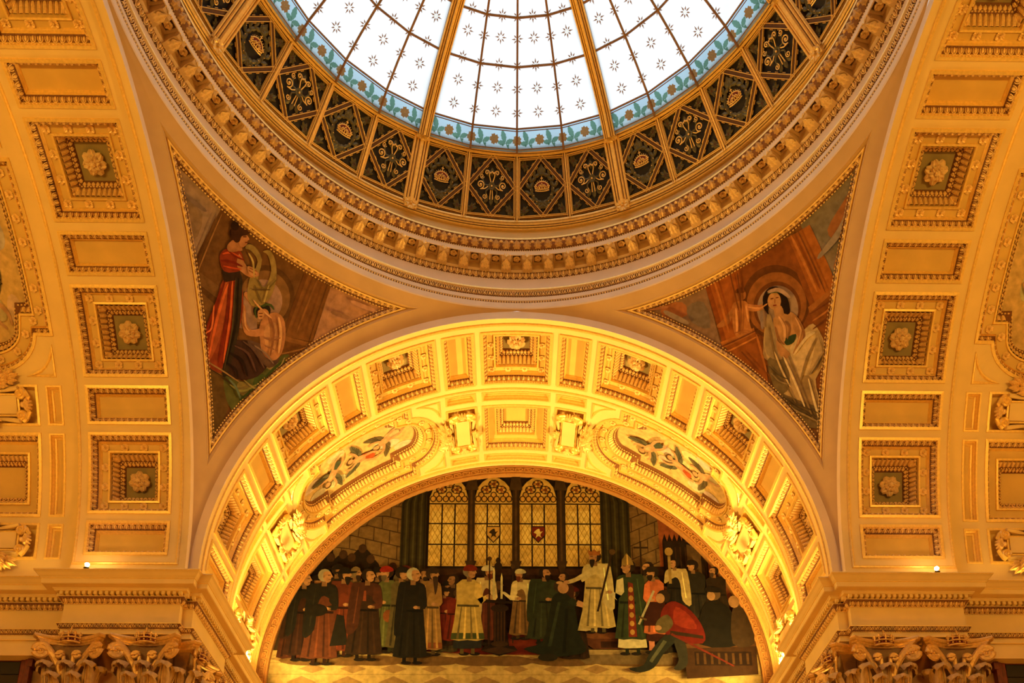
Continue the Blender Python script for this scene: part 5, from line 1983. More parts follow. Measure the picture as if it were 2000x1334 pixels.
SPAND_RIGHT = [
 ((.46,.4,.3), [(68.54,42.7),(55.37,33.57),(53.68,38.65),(54.15,42.48)], 0),
 ((.58,.36,.18), [(61.15,40.96),(64.58,41.39),(60.53,38.58),(57.79,38.27),(57.35,39.93)], 1),
 ((.5,.42,.32), [(55.1,39.89),(56.74,37.54),(55.82,35.35),(54.36,37.58)], 1),
 ((.5,.37,.26), [(22.43,43.11),(35.51,42.63),(35.15,34.1),(29.5,38.52)], 0),
 ((.6,.36,.2), [(27.08,42.42),(30.85,42.08),(31.12,40.37),(27.44,40.7)], 1),
 ((.44,.36,.28), [(31.47,41.25),(34.45,41.0),(34.29,37.74),(31.62,39.23)], 1),
 ((.6,.32,.11), [(35.51,42.63),(41.96,42.58),(39.2,35.33),(35.48,35.47)], 0),
 ((.5,.25,.08), [(35.51,42.63),(36.39,42.6),(36.21,35.49),(35.48,35.47)], 0),
 ((.48,.26,.09), [(41.96,42.58),(50.84,42.22),(50.1,33.78),(51.44,26.24),(47.38,24.22),(38.24,32.99)], 0),
 ((.36,.2,.07), [(50.26,34.38),(49.26,33.22),(47.85,32.46),(46.17,32.18),(44.41,32.41),(42.73,33.15),(41.35,34.31),(40.43,35.77),(40.12,37.35),(40.48,38.85),(41.51,40.08),(43.08,40.88),(44.96,41.14),(46.9,40.84),(48.61,40.02),(49.9,38.8),(50.62,37.33),(50.74,35.8)], 1),
 ((.54,.32,.13), [(49.72,34.39),(48.86,33.39),(47.63,32.73),(46.16,32.5),(44.6,32.72),(43.13,33.37),(41.92,34.39),(41.11,35.66),(40.84,37.02),(41.15,38.32),(42.04,39.37),(43.39,40.06),(45.02,40.27),(46.69,40.0),(48.2,39.29),(49.34,38.23),(49.99,36.95),(50.12,35.62)], 1),
 ((.4,.22,.08), [(48.77,34.47),(47.97,33.56),(46.81,33.03),(45.45,32.93),(44.07,33.3),(42.88,34.08),(42.05,35.17),(41.73,36.4),(41.99,37.57),(42.81,38.51),(44.06,39.06),(45.53,39.14),(46.97,38.73),(48.15,37.91),(48.88,36.81),(49.09,35.6)], 1),
 ((.6,.47,.34), [(48.3,34.43),(47.58,33.59),(46.55,33.07),(45.35,32.96),(44.15,33.27),(43.12,33.96),(42.41,34.94),(42.16,36.05),(42.41,37.13),(43.15,38.0),(44.25,38.52),(45.54,38.62),(46.79,38.27),(47.81,37.55),(48.44,36.57),(48.6,35.47)], 1),
 ((.62,.35,.12), [(50.54,42.37),(55.42,41.77),(54.85,33.88),(50.1,33.78)], 0),
 ((.5,.27,.09), [(50.54,42.37),(51.43,42.19),(50.91,33.63),(50.04,33.68)], 0),
 ((.5,.28,.1), [(49.75,33.96),(55.85,34.3),(50.5,27.43),(49.65,31.29)], 0),
 ((.6,.36,.14), [(49.75,33.96),(55.85,34.3),(55.37,33.84),(49.61,33.22)], 0),
 ((.54,.29,.1), [(35.25,35.55),(40.98,35.3),(41.0,31.22),(40.4,27.36),(37.14,32.38)], 0),
 ((.64,.37,.14), [(35.25,35.55),(40.98,35.3),(40.88,34.66),(35.37,34.7)], 0),
 ((.42,.24,.08), [(40.54,30.04),(42.55,26.46),(43.05,20.69),(45.12,15.56),(43.55,19.77)], 0),
 ((.68,.42,.19), [(38.83,38.95),(40.06,39.15),(41.37,38.36),(40.64,36.11),(40.37,34.73),(38.18,35.04),(37.89,36.49)], 1),
 ((.72,.46,.23), [(41.0,38.38),(42.95,37.44),(44.69,37.22),(44.25,36.74),(42.3,36.91),(40.82,37.65)], 1),
 ((.62,.38,.17), [(38.94,38.78),(36.92,38.05),(35.44,37.63),(35.83,37.23),(37.67,37.24)], 1),
 ((.6,.36,.16), [(41.59,39.34),(41.21,39.03),(40.61,38.97),(40.03,39.2),(39.67,39.63),(39.69,40.09),(40.08,40.41),(40.68,40.46),(41.27,40.23),(41.62,39.8)], 1),
 ((.42,.23,.09), [(39.88,40.28),(40.79,40.53),(41.65,39.98),(41.32,39.72)], 1),
 ((.7,.56,.34), [(43.27,35.55),(44.12,33.96),(43.92,32.01),(47.3,31.8),(49.53,31.9),(50.06,29.71),(49.98,27.02),(47.15,25.71),(46.8,21.74),(46.31,19.75),(43.31,21.55),(41.79,24.71),(41.26,27.0),(41.5,30.33),(41.09,31.87)], 1),
 ((.78,.64,.41), [(45.11,30.79),(48.0,31.45),(49.24,30.48),(46.79,27.26),(45.09,26.69)], 1),
 ((.58,.45,.26), [(45.09,26.69),(46.76,25.76),(46.01,20.73),(44.21,21.91)], 1),
 ((.44,.35,.2), [(41.35,30.81),(43.9,30.38),(43.42,26.62),(41.38,26.4)], 1),
 ((.42,.33,.19), [(41.43,26.52),(44.18,24.21),(46.8,21.74),(46.27,19.63),(43.27,21.42),(41.67,24.34)], 1),
 ((.6,.48,.3), [(43.27,35.55),(44.13,35.44),(43.38,31.57),(43.62,30.1),(42.17,30.73),(41.63,32.32)], 1),
 ((.7,.49,.27), [(44.31,35.09),(46.21,34.9),(47.5,34.28),(47.29,32.48),(45.98,31.2),(44.31,31.7),(44.0,33.33)], 1),
 ((.66,.45,.24), [(47.36,34.35),(47.98,32.82),(47.86,31.18),(46.33,30.08),(45.28,30.03),(46.75,31.38),(46.58,32.82)], 1),
 ((.68,.47,.26), [(43.64,32.54),(44.39,31.12),(44.86,30.22),(44.19,29.85),(43.28,30.93)], 1),
 ((.2,.24,.12), [(44.85,32.14),(46.68,31.96),(45.98,31.2),(44.83,31.33)], 1),
 ((.15,.09,.05), [(43.59,36.89),(44.02,38.05),(45.47,38.61),(46.96,37.92),(47.43,36.14),(46.93,34.56),(45.97,35.15),(46.11,36.43),(44.78,37.38),(43.85,35.97)], 1),
 ((.7,.5,.29), [(46.39,36.44),(45.92,35.98),(45.26,35.87),(44.67,36.14),(44.36,36.69),(44.46,37.32),(44.95,37.77),(45.62,37.88),(46.22,37.61),(46.51,37.06)], 1),
 ((.66,.46,.26), [(45.08,36.23),(46.17,35.86),(45.95,34.75),(44.67,35.07)], 1),
 ((.34,.36,.19), [(44.81,38.11),(46.1,38.06),(46.95,37.25),(46.06,37.67)], 1),
 ((.4,.2,.1), [(45.02,37.28),(45.42,37.16),(45.45,37.27),(45.04,37.39)], 1),
 ((.4,.2,.1), [(45.82,37.05),(46.22,36.93),(46.25,37.04),(45.85,37.15)], 1),
 ((.5,.16,.09), [(45.01,36.4),(45.48,36.25),(45.51,36.37),(45.04,36.52)], 1),
 ((.58,.36,.19), [(45.57,37.09),(45.33,36.66),(45.45,36.6),(45.69,37.03)], 1),
 ((.13,.08,.04), [(44.5,38.13),(43.52,37.17),(43.74,35.98),(43.96,35.97),(43.88,37.05),(44.69,38.01)], 1),
 ((.13,.08,.04), [(46.88,37.37),(47.0,35.82),(46.52,34.75),(46.76,34.64),(47.44,35.72),(47.14,37.35)], 1),
 ((.24,.14,.07), [(45.33,38.33),(46.4,38.0),(47.02,37.16),(47.17,37.21),(46.57,38.16),(45.37,38.47)], 1),
 ((.8,.58,.35), [(45.12,34.81),(45.22,33.42),(44.68,32.08),(44.92,31.97),(45.64,33.31),(45.38,34.79)], 1),
 ((.54,.35,.18), [(44.03,33.98),(43.84,32.54),(44.37,31.62),(44.53,31.66),(44.12,32.52),(44.21,33.94)], 1),
 ((.54,.35,.18), [(45.82,33.96),(46.01,33.08),(45.26,32.1),(45.4,32.0),(46.28,32.98),(45.99,33.96)], 1),
 ((.78,.56,.33), [(47.41,33.61),(47.44,32.06),(46.42,30.87),(46.56,30.77),(47.7,31.95),(47.59,33.59)], 1),
 ((.52,.33,.17), [(47.72,32.79),(47.63,31.29),(46.52,30.28),(46.62,30.2),(47.81,31.2),(47.85,32.77)], 1),
 ((.5,.38,.21), [(43.15,34.37),(42.76,32.5),(42.52,30.57),(42.69,30.52),(43.04,32.42),(43.32,34.33)], 1),
 ((.82,.69,.46), [(45.64,29.79),(47.96,30.66),(49.26,30.71),(49.22,30.93),(47.78,31.01),(45.49,30.0)], 1),
 ((.54,.42,.24), [(45.31,26.56),(47.12,28.41),(49.08,29.91),(48.93,30.06),(46.86,28.65),(45.14,26.7)], 1),
 ((.54,.42,.24), [(49.58,29.95),(49.31,28.06),(47.95,26.71),(48.08,26.6),(49.55,27.93),(49.74,29.9)], 1),
 ((.84,.71,.48), [(43.8,29.98),(44.08,27.09),(44.47,23.49),(44.67,23.47),(44.42,27.06),(44.01,29.97)], 1),
 ((.52,.4,.23), [(44.51,29.66),(44.7,26.13),(45.12,21.67),(45.32,21.65),(45.03,26.09),(44.72,29.64)], 1),
 ((.84,.72,.48), [(46.14,25.9),(45.9,22.82),(46.0,20.57),(46.2,20.53),(46.23,22.75),(46.34,25.85)], 1),
 ((.46,.35,.19), [(42.86,29.72),(42.91,26.94),(43.46,24.22),(43.62,24.22),(43.18,26.92),(43.03,29.7)], 1),
 ((.8,.66,.43), [(42.76,31.13),(42.87,29.01),(43.34,26.62),(43.5,26.62),(43.14,29.0),(42.93,31.11)], 1),
 ((.32,.25,.14), [(41.45,29.9),(42.13,28.63),(43.36,27.42),(43.45,27.49),(42.28,28.7),(41.57,29.94)], 1),
 ((.56,.45,.28), [(41.43,28.95),(42.11,27.67),(43.29,26.76),(43.36,26.84),(42.25,27.76),(41.54,28.99)], 1),
 ((.32,.25,.14), [(41.79,25.33),(43.73,23.06),(46.13,20.74),(46.23,20.84),(43.9,23.2),(41.91,25.42)], 1),
 ((.56,.45,.28), [(41.87,24.6),(43.98,22.39),(46.11,20.2),(46.21,20.29),(44.16,22.53),(41.98,24.69)], 1),
 ((.3,.23,.13), [(41.68,25.94),(43.68,23.8),(46.38,21.47),(46.45,21.55),(43.8,23.91),(41.77,26.01)], 1),
 ((.58,.46,.28), [(49.2,28.17),(47.55,27.28),(46.61,26.74),(46.78,26.5),(47.86,26.89),(49.38,27.95)], 1),
 ((.34,.26,.15), [(49.81,28.23),(48.2,27.29),(46.98,26.65),(47.05,26.55),(48.32,27.14),(49.89,28.13)], 1),
 ((.52,.3,.12), [(40.14,38.32),(39.3,36.64),(38.62,35.42),(38.75,35.36),(39.5,36.55),(40.27,38.27)], 1),
 ((.8,.54,.29), [(39.19,38.41),(38.59,36.9),(38.16,35.72),(38.38,35.64),(38.96,36.77),(39.42,38.33)], 1),
 ((.8,.54,.29), [(40.87,38.01),(40.47,36.43),(40.7,36.37),(41.1,37.95)], 1),
 ((.56,.33,.14), [(37.95,35.74),(39.05,35.43),(40.03,34.81),(40.11,34.89),(39.13,35.58),(37.97,35.85)], 1),
 ((.78,.52,.28), [(41.41,37.73),(42.9,36.94),(44.23,36.95),(44.2,37.1),(42.95,37.15),(41.49,37.85)], 1),
 ((.4,.21,.08), [(35.47,34.87),(40.79,34.77),(40.77,34.91),(35.45,35.01)], 1),
 ((.7,.42,.17), [(35.32,33.96),(40.64,34.0),(40.61,34.18),(35.28,34.14)], 1),
 ((.42,.22,.08), [(38.13,32.96),(39.56,30.37),(39.76,30.43),(38.34,33.02)], 1),
 ((.66,.38,.15), [(40.93,33.93),(40.7,29.95),(40.97,29.9),(41.22,33.88)], 1),
 ((.4,.21,.08), [(41.37,41.82),(40.09,38.33),(40.32,38.26),(41.61,41.74)], 1),
 ((.68,.39,.15), [(37.24,42.27),(36.95,36.8),(37.25,36.76),(37.56,42.23)], 1),
 ((.42,.22,.08), [(40.24,42.24),(39.63,38.5),(39.83,38.45),(40.46,42.2)], 1),
 ((.7,.42,.17), [(51.97,41.57),(51.85,35.51),(52.18,35.46),(52.33,41.5)], 1),
 ((.44,.24,.09), [(53.33,41.4),(53.0,34.9),(53.21,34.86),(53.56,41.35)], 1),
 ((.42,.22,.08), [(50.24,32.96),(54.24,32.79),(54.21,32.95),(50.21,33.12)], 1),
 ((.42,.22,.08), [(49.68,31.21),(53.09,31.41),(53.04,31.57),(49.62,31.37)], 1),
 ((.66,.4,.17), [(50.12,32.06),(53.63,32.04),(53.59,32.23),(50.07,32.24)], 1),
 ((.56,.48,.38), [(54.82,37.84),(59.41,38.39),(62.57,39.89),(62.26,40.3),(58.96,39.14),(54.59,38.29)], 1),
 ((.6,.36,.18), [(56.19,35.73),(58.62,36.97),(58.31,37.34),(55.86,36.1)], 1),
 ((.54,.44,.34), [(27.52,41.42),(30.54,39.31),(31.01,39.65),(27.99,41.78)], 1),
 ((.6,.38,.22), [(24.26,42.64),(27.94,42.04),(28.01,42.36),(24.31,42.96)], 1),
 ((.66,.52,.4), [(45.19,38.04),(46.63,37.53),(47.7,36.21),(48.04,36.33),(47.05,37.89),(45.27,38.34)], 1),
 ((.52,.42,.34), [(42.81,36.55),(42.15,34.8),(42.54,34.66),(43.2,36.4)], 1),
]
# ---------------------------------------------------------------- painted pictures
from mathutils.geometry import tessellate_polygon


def smooth_loop(P, k=3):
    n = len(P)
    out = []
    for i in range(n):
        p0, p1, p2, p3 = P[i - 1], P[i], P[(i + 1) % n], P[(i + 2) % n]
        for j in range(k):
            t = j / k
            out.append(tuple(.5 * (2 * b + (c - a) * t + (2 * a - 5 * b + 4 * c - d) * t * t + (3 * b - a - 3 * c + d) * t ** 3) for a, b, c, d in zip(p0, p1, p2, p3)))
    return out


def paint(c, tone=.85, gb=(.60, .25)):
    """pigment that reads as c under the amber lamps"""
    r, g, b = lin(c)
    return (min(.9, r * tone), min(.9, g * tone / gb[0]), min(.9, b * tone / gb[1]))


class Painter:
    """flat patches of paint laid one over the other on a surface given by fn(u, v, lift)"""

    def __init__(self, fn, step=.0006, maxe=9e9, lift0=.002, tone=.85, gb=(.60, .25)):
        self.tone, self.gb = tone, gb
        self.fn, self.step, self.maxe, self.lift = fn, step, maxe, lift0
        self.mb = MB()

    def poly(self, col, P, sm=0):
        if sm:
            P = smooth_loop(P)
        tri = tessellate_polygon([[V((p[0], p[1], 0)) for p in P]])
        pts = [V((p[0], p[1])) for p in P]
        tris = [tuple(t) for t in tri]
        if self.maxe < 1e6:
            work, done, cache = tris, [], {}
            while work:
                a, b, c = work.pop()
                e = max(((pts[a] - pts[b]).length, a, b, c), ((pts[b] - pts[c]).length, b, c, a), ((pts[c] - pts[a]).length, c, a, b))
                if e[0] > self.maxe:
                    kk = (min(e[1], e[2]), max(e[1], e[2]))
                    if kk not in cache:
                        cache[kk] = len(pts)
                        pts.append((pts[e[1]] + pts[e[2]]) / 2)
                    m = cache[kk]
                    work += [(e[1], m, e[3]), (m, e[2], e[3])]
                else:
                    done.append((a, b, c))
            tris = done
        self.mb.col = paint(col, self.tone, self.gb)
        self.mb.add([V(self.fn(p[0], p[1], self.lift)) for p in pts], tris, M_PAINT)
        self.lift += self.step

    def ell(self, col, u, v, ru, rv, n=12):
        self.poly(col, [(u + ru * cos(2 * PI * i / n), v + rv * sin(2 * PI * i / n)) for i in range(n)])


def shade(c, f):
    return tuple(min(1, x * f) for x in c)


# ---- corner pictures on the pendentives
ASP = rad(1)


for mir, data, nm, lab in ((-1, 'SPAND_LEFT', 'left', 'corner painting of a standing figure in orange holding a lyre, left pendentive'), (1, 'SPAND_RIGHT', 'right', 'corner painting of a seated figure in cream drapery, right pendentive')):
    t = thing('corner_painting', lab, 'painting', None, 'framed corner paintings under the dome')
    prof = [(0, 0, M_PENDENT), (.008, .006, M_PENDENT), (.072, -.055, M_GOLD), (.078, -.02, M_GOLD), (.105, -.015, M_GOLD), (.112, -.035, M_GROUND), (.185, -.085, M_GROUND), (.20, -.10, M_GROUND)]
    fr = MB()
    loops = [[v * ((RS - h) / RS) for v in frame_loop(p, mir)] for p, h, m in prof]
    n = len(loops[0])
    for a in range(len(loops) - 1):
        fr.add(loops[a] + loops[a + 1], [(i, (i + 1) % n, n + (i + 1) % n, n + i) for i in range(n)], prof[a][2])
    fr.build('frame', t)
    for p, h, pitch, tm, w, hs, tl in ((.108, -.035, .145, T_EGG, .095, .085, -.6), (.192, -.088, .075, T_BEAD, .04, .05, 0)):
        eg = MB()
        q = [v * ((RS - h) / RS) for v in frame_loop(p, mir, 60)]
        c = sum(q, V()) / len(q)
        if mir > 0:
            q = q
        N = [-v.normalized() for v in q]
        d = offset(q, N, True, .01, 0)
        if sum((a - c).length for a in d) > sum((a - c).length for a in q):
            q = q[::-1]
            N = N[::-1]
        along(eg, q, N, True, pitch, tm, w, M_RELIEF, hs, tilt=tl, gap=.10)
        eg.build('egg_and_dart_course' if tl else 'bead_course', t)
    cv = MB()
    cv.col = paint((.45, .29, .14), 1.0, (.92, .72))
    q = [v * ((RS + .10) / RS) for v in frame_loop(.20, mir)]
    c = sph((mir, 1, .80)) * ((RS + .10) / RS)
    fan(cv, q, c, 14, M_PAINT, lambda v: v.normalized() * (RS + .10))
    cv.build('canvas', t, True)

    lim = 6.885 - .727 * .205

    def fn(az, el, lift):
        # keep paint inside the frame
        a, e = rad(az), rad(el)
        v = V((cos(e) * sin(a), cos(e) * cos(a), sin(e))) * RS
        for _ in range(3):
            zt = z_top(math.degrees(math.atan2(v.x, v.y))) - .742 * .205
            v.z = min(v.z, zt)
            if abs(v.x) > lim:
                v.x = math.copysign(lim, v.x)
            if v.y > lim:
                v.y = lim
            v = v.normalized() * RS
        return v.normalized() * (RS + .10 - lift)
    pa = Painter(fn, .0007, 1.2, .006, 1.0, (.92, .72))
    for col, P, sm in globals()[data]:
        pa.poly(col, P, sm)
    pa.mb.build('painted_figures', t)

# ---- oval ceiling pictures with winged children
def oval_paint(kind):
    def fn(s, tt, lift):
        h = -.42 + lift
        return ((R2 - h) * sin(s / R2), tt, R2 - (R2 - h) * cos(s / R2))
    pa = Painter(fn, .0012, .25, .003, .9, (.72, .42))
    random.seed(kind)
    for i in range(9):
        u, v = random.uniform(-1.5, 1.5), random.uniform(-.55, .55)
        pa.ell((.80 + random.uniform(-.06, .05), .66 + random.uniform(-.06, .04), .46 + random.uniform(-.05, .04)), u, v, .28, .16)
    sk = (.74, .50, .30)
    for (u, v, a, wing, sash) in ((-.95, -.10, .5, (.40, .30, .17), (.72, .58, .36)), (-.15, .12, -.3, (.38, .32, .20), (.70, .28, .12)), (.75, .0, .9, (.38, .31, .19), (.30, .28, .17))):
        X, Y = (cos(a), sin(a)), (-sin(a), cos(a))

        def L(p, q):
            return (u + X[0] * p + Y[0] * q, v + X[1] * p + Y[1] * q)
        for sgn in (-1, 1):
            pa.poly(wing, [L(.05, .05 * sgn), L(.30, .30 * sgn), L(.42, .56 * sgn), L(.26, .50 * sgn), L(.14, .40 * sgn), L(.0, .22 * sgn)], 1)
            for j in range(4):
                pa.poly(shade(wing, .6), [L(.06 + .02 * j, .10 * sgn), L(.34 - .07 * j, .50 * sgn - .03 * j * sgn), L(.32 - .07 * j, .50 * sgn - .03 * j * sgn)])
        pa.poly(sash, [L(-.42, -.05), L(-.18, -.16), L(.02, -.10), L(.0, .08), L(-.2, .14), L(-.40, .10)], 1)
        pa.poly(sk, [L(-.12, -.10), L(.12, -.12), L(.24, -.05), L(.24, .06), L(.10, .12), L(-.12, .10)], 1)
        pa.poly(shade(sk, 1.1), [L(-.05, -.04), L(.12, -.06), L(.2, .0), L(.08, .06)], 1)
        for sgn in (-1, 1):
            pa.poly(sk, [L(.16, .08 * sgn), L(.30, .24 * sgn), L(.42, .26 * sgn), L(.42, .31 * sgn), L(.28, .31 * sgn), L(.10, .12 * sgn)], 1)
            pa.poly(sk, [L(-.10, .04 * sgn), L(-.36, .10 * sgn), L(-.55, .05 * sgn), L(-.56, .10 * sgn), L(-.34, .18 * sgn), L(-.10, .12 * sgn)], 1)
        pa.ell((.36, .22, .10), *L(.36, .0), .115, .115)
        pa.ell(sk, *L(.335, -.03), .09, .085)
    return pa.mb.mesh('painted_figures')


for arm, a, kind in (('front', OV, 3), ('front', -OV, 8), ('left', -OV, 5), ('right', OV, 6)):
    lab = {('front', 1): 'oval painting of winged children on the left of the bright front vault', ('front', -1): 'oval painting of winged children on the right of the bright front vault',
           ('left', -1): 'oval painting cut by the edge of the left vault', ('right', 1): 'oval painting cut by the edge of the right vault'}[(arm, 1 if a > 0 else -1)]
    t = KITS['oval'].put('oval_painting', lab, 'painting', place(arm, rad(a), DC2, R2), 'oval ceiling paintings')
    link('painted_figures', oval_paint(kind), t)

# ---- lunette picture of a hall full of robed people
t = thing('lunette_painting', 'half-round painting of robed people gathered in a hall with tall windows', 'painting', Matrix.Translation((0, DP, 0)))
cv = MB()
cv.col = paint((.22, .14, .07), .5, (.72, .42))
box(cv, (-6.88, -.04, -.5), (6.88, -.02, .0), M_PAINT)
half = [V((6.96 * cos(PI * i / 64), -.04, 6.96 * sin(PI * i / 64))) for i in range(65)]
cv.add([V((0, -.04, 0))] + half, [(0, i + 1, i + 2) for i in range(64)], M_PAINT)
cv.build('canvas', t)


def lfn(x, z, lift):
    # clip to the half-round opening
    r = math.hypot(x, z)
    if z > 0 and r > 6.92:
        x, z = x * 6.92 / r, z * 6.92 / r
    x = max(-6.92, min(6.92, x))
    return (x, -.04 - lift, z)


bg = Painter(lfn, .00007, .6, .001, .44, (.72, .42))
fg = Painter(lfn, .00012, .6, .075, .34, (.74, .45))


def quad(p, c, x0, z0, x1, z1):
    p.poly(c, [(x0, z0), (x1, z0), (x1, z1), (x0, z1)])


# walls of the painted hall
quad(bg, (.24, .155, .075), -6.9, .9, 6.9, 6.9)
for x0, x1, dz in ((-5.4, -3.25, -.28), (3.3, 4.2, .22)):
    quad(bg, (.46, .32, .16), x0, 2.2, x1, 6.6)
    for r in range(9):
        z = 2.4 + r * .46
        bg.poly((.27, .17, .08), [(x0, z - dz), (x1, z + dz), (x1, z + dz + .035), (x0, z - dz + .035)])
        for c in range(5):
            x = x0 + (c + .5 * (r % 2) + .2) * .46
            if x < x1:
                zz = z - dz + 2 * dz * (x - x0) / (x1 - x0)
                quad(bg, (.29, .185, .09), x, zz, x + .03, zz + .46)
bg.poly((.56, .27, .12), [(4.2, 1.2), (6.2, 1.2), (6.2, 5), (4.2, 6.2)])
quad(bg, (.15, .09, .05), 4.3, 2.2, 5.6, 4.7)
for i in range(9):
    bg.poly((.11, .06, .03), [(4.3 + i * .145, 4.7), (4.44 + i * .145, 4.7), (4.37 + i * .145, 4.95)])
    quad(bg, (.24, .14, .07), 4.36 + i * .145, 2.5, 4.40 + i * .145, 4.5)
quad(bg, (.36, .24, .12), 5.0, 2.0, 5.4, 4.6)
quad(bg, (.10, .06, .035), -6.5, 3.3, -5.3, 4.4)
bg.poly((.17, .09, .05), [(-5.6, 3.0), (-3.2, 3.0), (-3.2, 3.45), (-4.9, 3.95), (-5.6, 3.9)])
bg.poly((.30, .18, .09), [(-4.9, 3.95), (-3.2, 3.45), (-3.2, 3.38), (-4.9, 3.87)])
for x, z in ((-5.35, 4.05), (-5.0, 4.15), (-4.45, 4.35), (-4.2, 4.0), (-3.55, 3.75), (-4.75, 4.05)):
    bg.ell((.12, .075, .04), x, z - .28, .28, .34)
    bg.ell((.24, .14, .07), x, z + .05, .12, .15)
quad(bg, (.19, .10, .05), -3.3, 1.3, 4.3, 3.85)
for i in range(16):
    quad(bg, (.14, .07, .035), -3.2 + .47 * i, 1.4, -3.16 + .47 * i, 3.6)
quad(bg, (.25, .14, .07), -3.3, 3.55, 4.3, 3.75)
# tall windows
quad(bg, (.17, .105, .055), -3.3, 3.75, 3.3, 6.9)
for wi, (x0, x1) in enumerate(((-2.54, -1.41), (-1.20, -.10), (.12, 1.21), (1.47, 2.41))):
    if wi == 3:
        x1 = 2.56
    w = x1 - x0
    arch = [(x0, 3.83), (x1, 3.83), (x1, 6.15)] + [(x1 - w * f, 6.15 + .72 * math.sqrt(max(0, 1 - (1 - 2 * min(f, 1 - f)) ** 1.7))) for f in (.08, .2, .35, .5, .65, .8, .92)] + [(x0, 6.15)]
    bg.poly((.10, .06, .03), [(x0 - .06, 3.78), (x1 + .06, 3.78)] + [(p[0] + .06 * (1 if p[0] > (x0 + x1) / 2 else -1), p[1] + .05) for p in arch[2:]])
    bg.poly((.80, .60, .27), arch)
    quad(bg, (.86, .68, .34), x0 + .08, 4.5, x1 - .3, 5.7)
    # lattice
    for i in range(-9, 10):
        for sg in (-1, 1):
            xa, za = x0 + w * .5 + i * .155, 3.86
            xb, zb = xa + sg * 1.02, 5.90
            pts = []
            f0, f1 = 0.0, 1.0
            dx = xb - xa
            for lim_, s_ in ((x0, 1), (x1, -1)):
                fa = (lim_ - xa) / dx
                if s_ * dx > 0:
                    f0 = max(f0, fa)
                else:
                    f1 = min(f1, fa)
            if f1 - f0 > .02:
                A = (xa + dx * f0, za + (zb - za) * f0)
                B = (xa + dx * f1, za + (zb - za) * f1)
                bg.poly((.58, .41, .16), [(A[0] - .008, A[1]), (A[0] + .008, A[1]), (B[0] + .008, B[1]), (B[0] - .008, B[1])])
    for f in (1 / 3, 2 / 3):
        quad(bg, (.16, .10, .05), x0 + w * f - .022, 3.83, x0 + w * f + .022, 5.95)
    for z in (4.55, 5.25, 5.93):
        quad(bg, (.16, .10, .05), x0, z - .022, x1, z + .022)
    # tracery
    for f in (1 / 6, .5, 5 / 6):
        for dx, dz in ((0, .16), (-.09, .02), (.09, .02)):
            bg.ell((.20, .12, .05), x0 + w * f + dx, 6.08 + dz, .10, .12, 8)
            bg.ell((.78, .54, .22), x0 + w * f + dx, 6.08 + dz, .066, .085, 8)
    for f, z in ((.5, 6.62), (.3, 6.42), (.7, 6.42)):
        bg.ell((.20, .12, .05), x0 + w * f, z, .17, .15, 10)
        for k in range(6):
            g = 2 * PI * k / 6
            bg.ell((.66, .40, .15) if k % 2 else (.80, .58, .26), x0 + w * f + .09 * cos(g), z + .085 * sin(g), .045, .045, 6)
        bg.ell((.50, .20, .08), x0 + w * f, z, .04, .04, 6)
    # shields
    if wi in (1, 2):
        sx = x0 + w * .5
        c1, c2 = ((.74, .52, .22), (.20, .13, .06)) if wi == 1 else ((.42, .12, .06), (.82, .66, .34))
        bg.poly((.14, .09, .05), [(sx - .21, 5.17), (sx + .21, 5.17), (sx + .21, 4.85), (sx, 4.60), (sx - .21, 4.85)])
        bg.poly(c1, [(sx - .18, 5.14), (sx + .18, 5.14), (sx + .18, 4.87), (sx, 4.64), (sx - .18, 4.87)])
        bg.poly(c2, [(sx - .05, 5.05), (sx + .03, 5.08), (sx + .06, 4.98), (sx + .13, 5.0), (sx + .06, 4.88), (sx + .1, 4.78), (sx, 4.84), (sx - .08, 4.76), (sx - .05, 4.9), (sx - .13, 4.95)], 1)
for x in (-1.305, .01, 1.34):
    quad(bg, (.20, .125, .06), x - .10, 3.7, x + .10, 6.5)
    quad(bg, (.30, .19, .09), x - .03, 3.75, x + .03, 6.4)
    bg.poly((.22, .14, .07), [(x - .17, 4.0), (x + .17, 4.0), (x, 3.45)])
    bg.poly((.26, .17, .08), [(x - .2, 6.4), (x + .2, 6.4), (x + .12, 6.9), (x - .12, 6.9)])
# curtains
for x0, x1, zt in ((-3.36, -2.62, 6.4), (2.50, 3.36, 6.45)):
    quad(bg, (.19, .15, .07), x0, 2.6, x1, zt)
    for i in range(7):
        x = x0 + (x1 - x0) * (i + .3) / 7
        quad(bg, (.27, .22, .11) if i % 2 else (.12, .09, .045), x, 2.6, x + .05, zt)
bg.poly((.12, .08, .04), [(2.3, 6.55), (4.2, 6.0), (3.4, 6.7)])
# floor and carpet
quad(bg, (.74, .56, .28), -6.9, -.4, 6.9, 1.12)
for r in range(5):
    z0 = 1.08 - .055 * r - .06 * r * r
    z1 = 1.08 - .055 * (r + 1) - .06 * (r + 1) ** 2
    quad(bg, (.56, .40, .19), -6.9, z1, 6.9, z1 + .012)
    for c in range(-12, 13):
        x = c * (.85 + .14 * r) + (.42 if r % 2 else 0)
        w2 = .27 + .05 * r
        zm = (z0 + z1) / 2
        hh = (z0 - z1) * .40
        if abs(x) < 6.7:
            bg.poly((.60, .42, .21), [(x - w2, zm), (x, zm - hh), (x + w2, zm), (x, zm + hh)])
for x, w in ((-5.9, .9), (-4.9, .9), (-4.1, .8), (-2.7, 1.0), (-1.2, .8), (-.4, .7), (1.2, 1.0), (3.4, 1.6), (5.0, 1.2)):
    bg.ell((.42, .27, .12), x + .2, .80, w, .16, 16)
bg.poly((.44, .13, .06), [(-3.0, 1.12), (-2.3, 1.68), (1.9, 1.68), (1.9, .98), (-1.2, 1.0)])
bg.poly((.50, .17, .08), [(-2.3, 1.12), (-2.0, 1.5), (1.5, 1.5), (1.4, 1.08)])
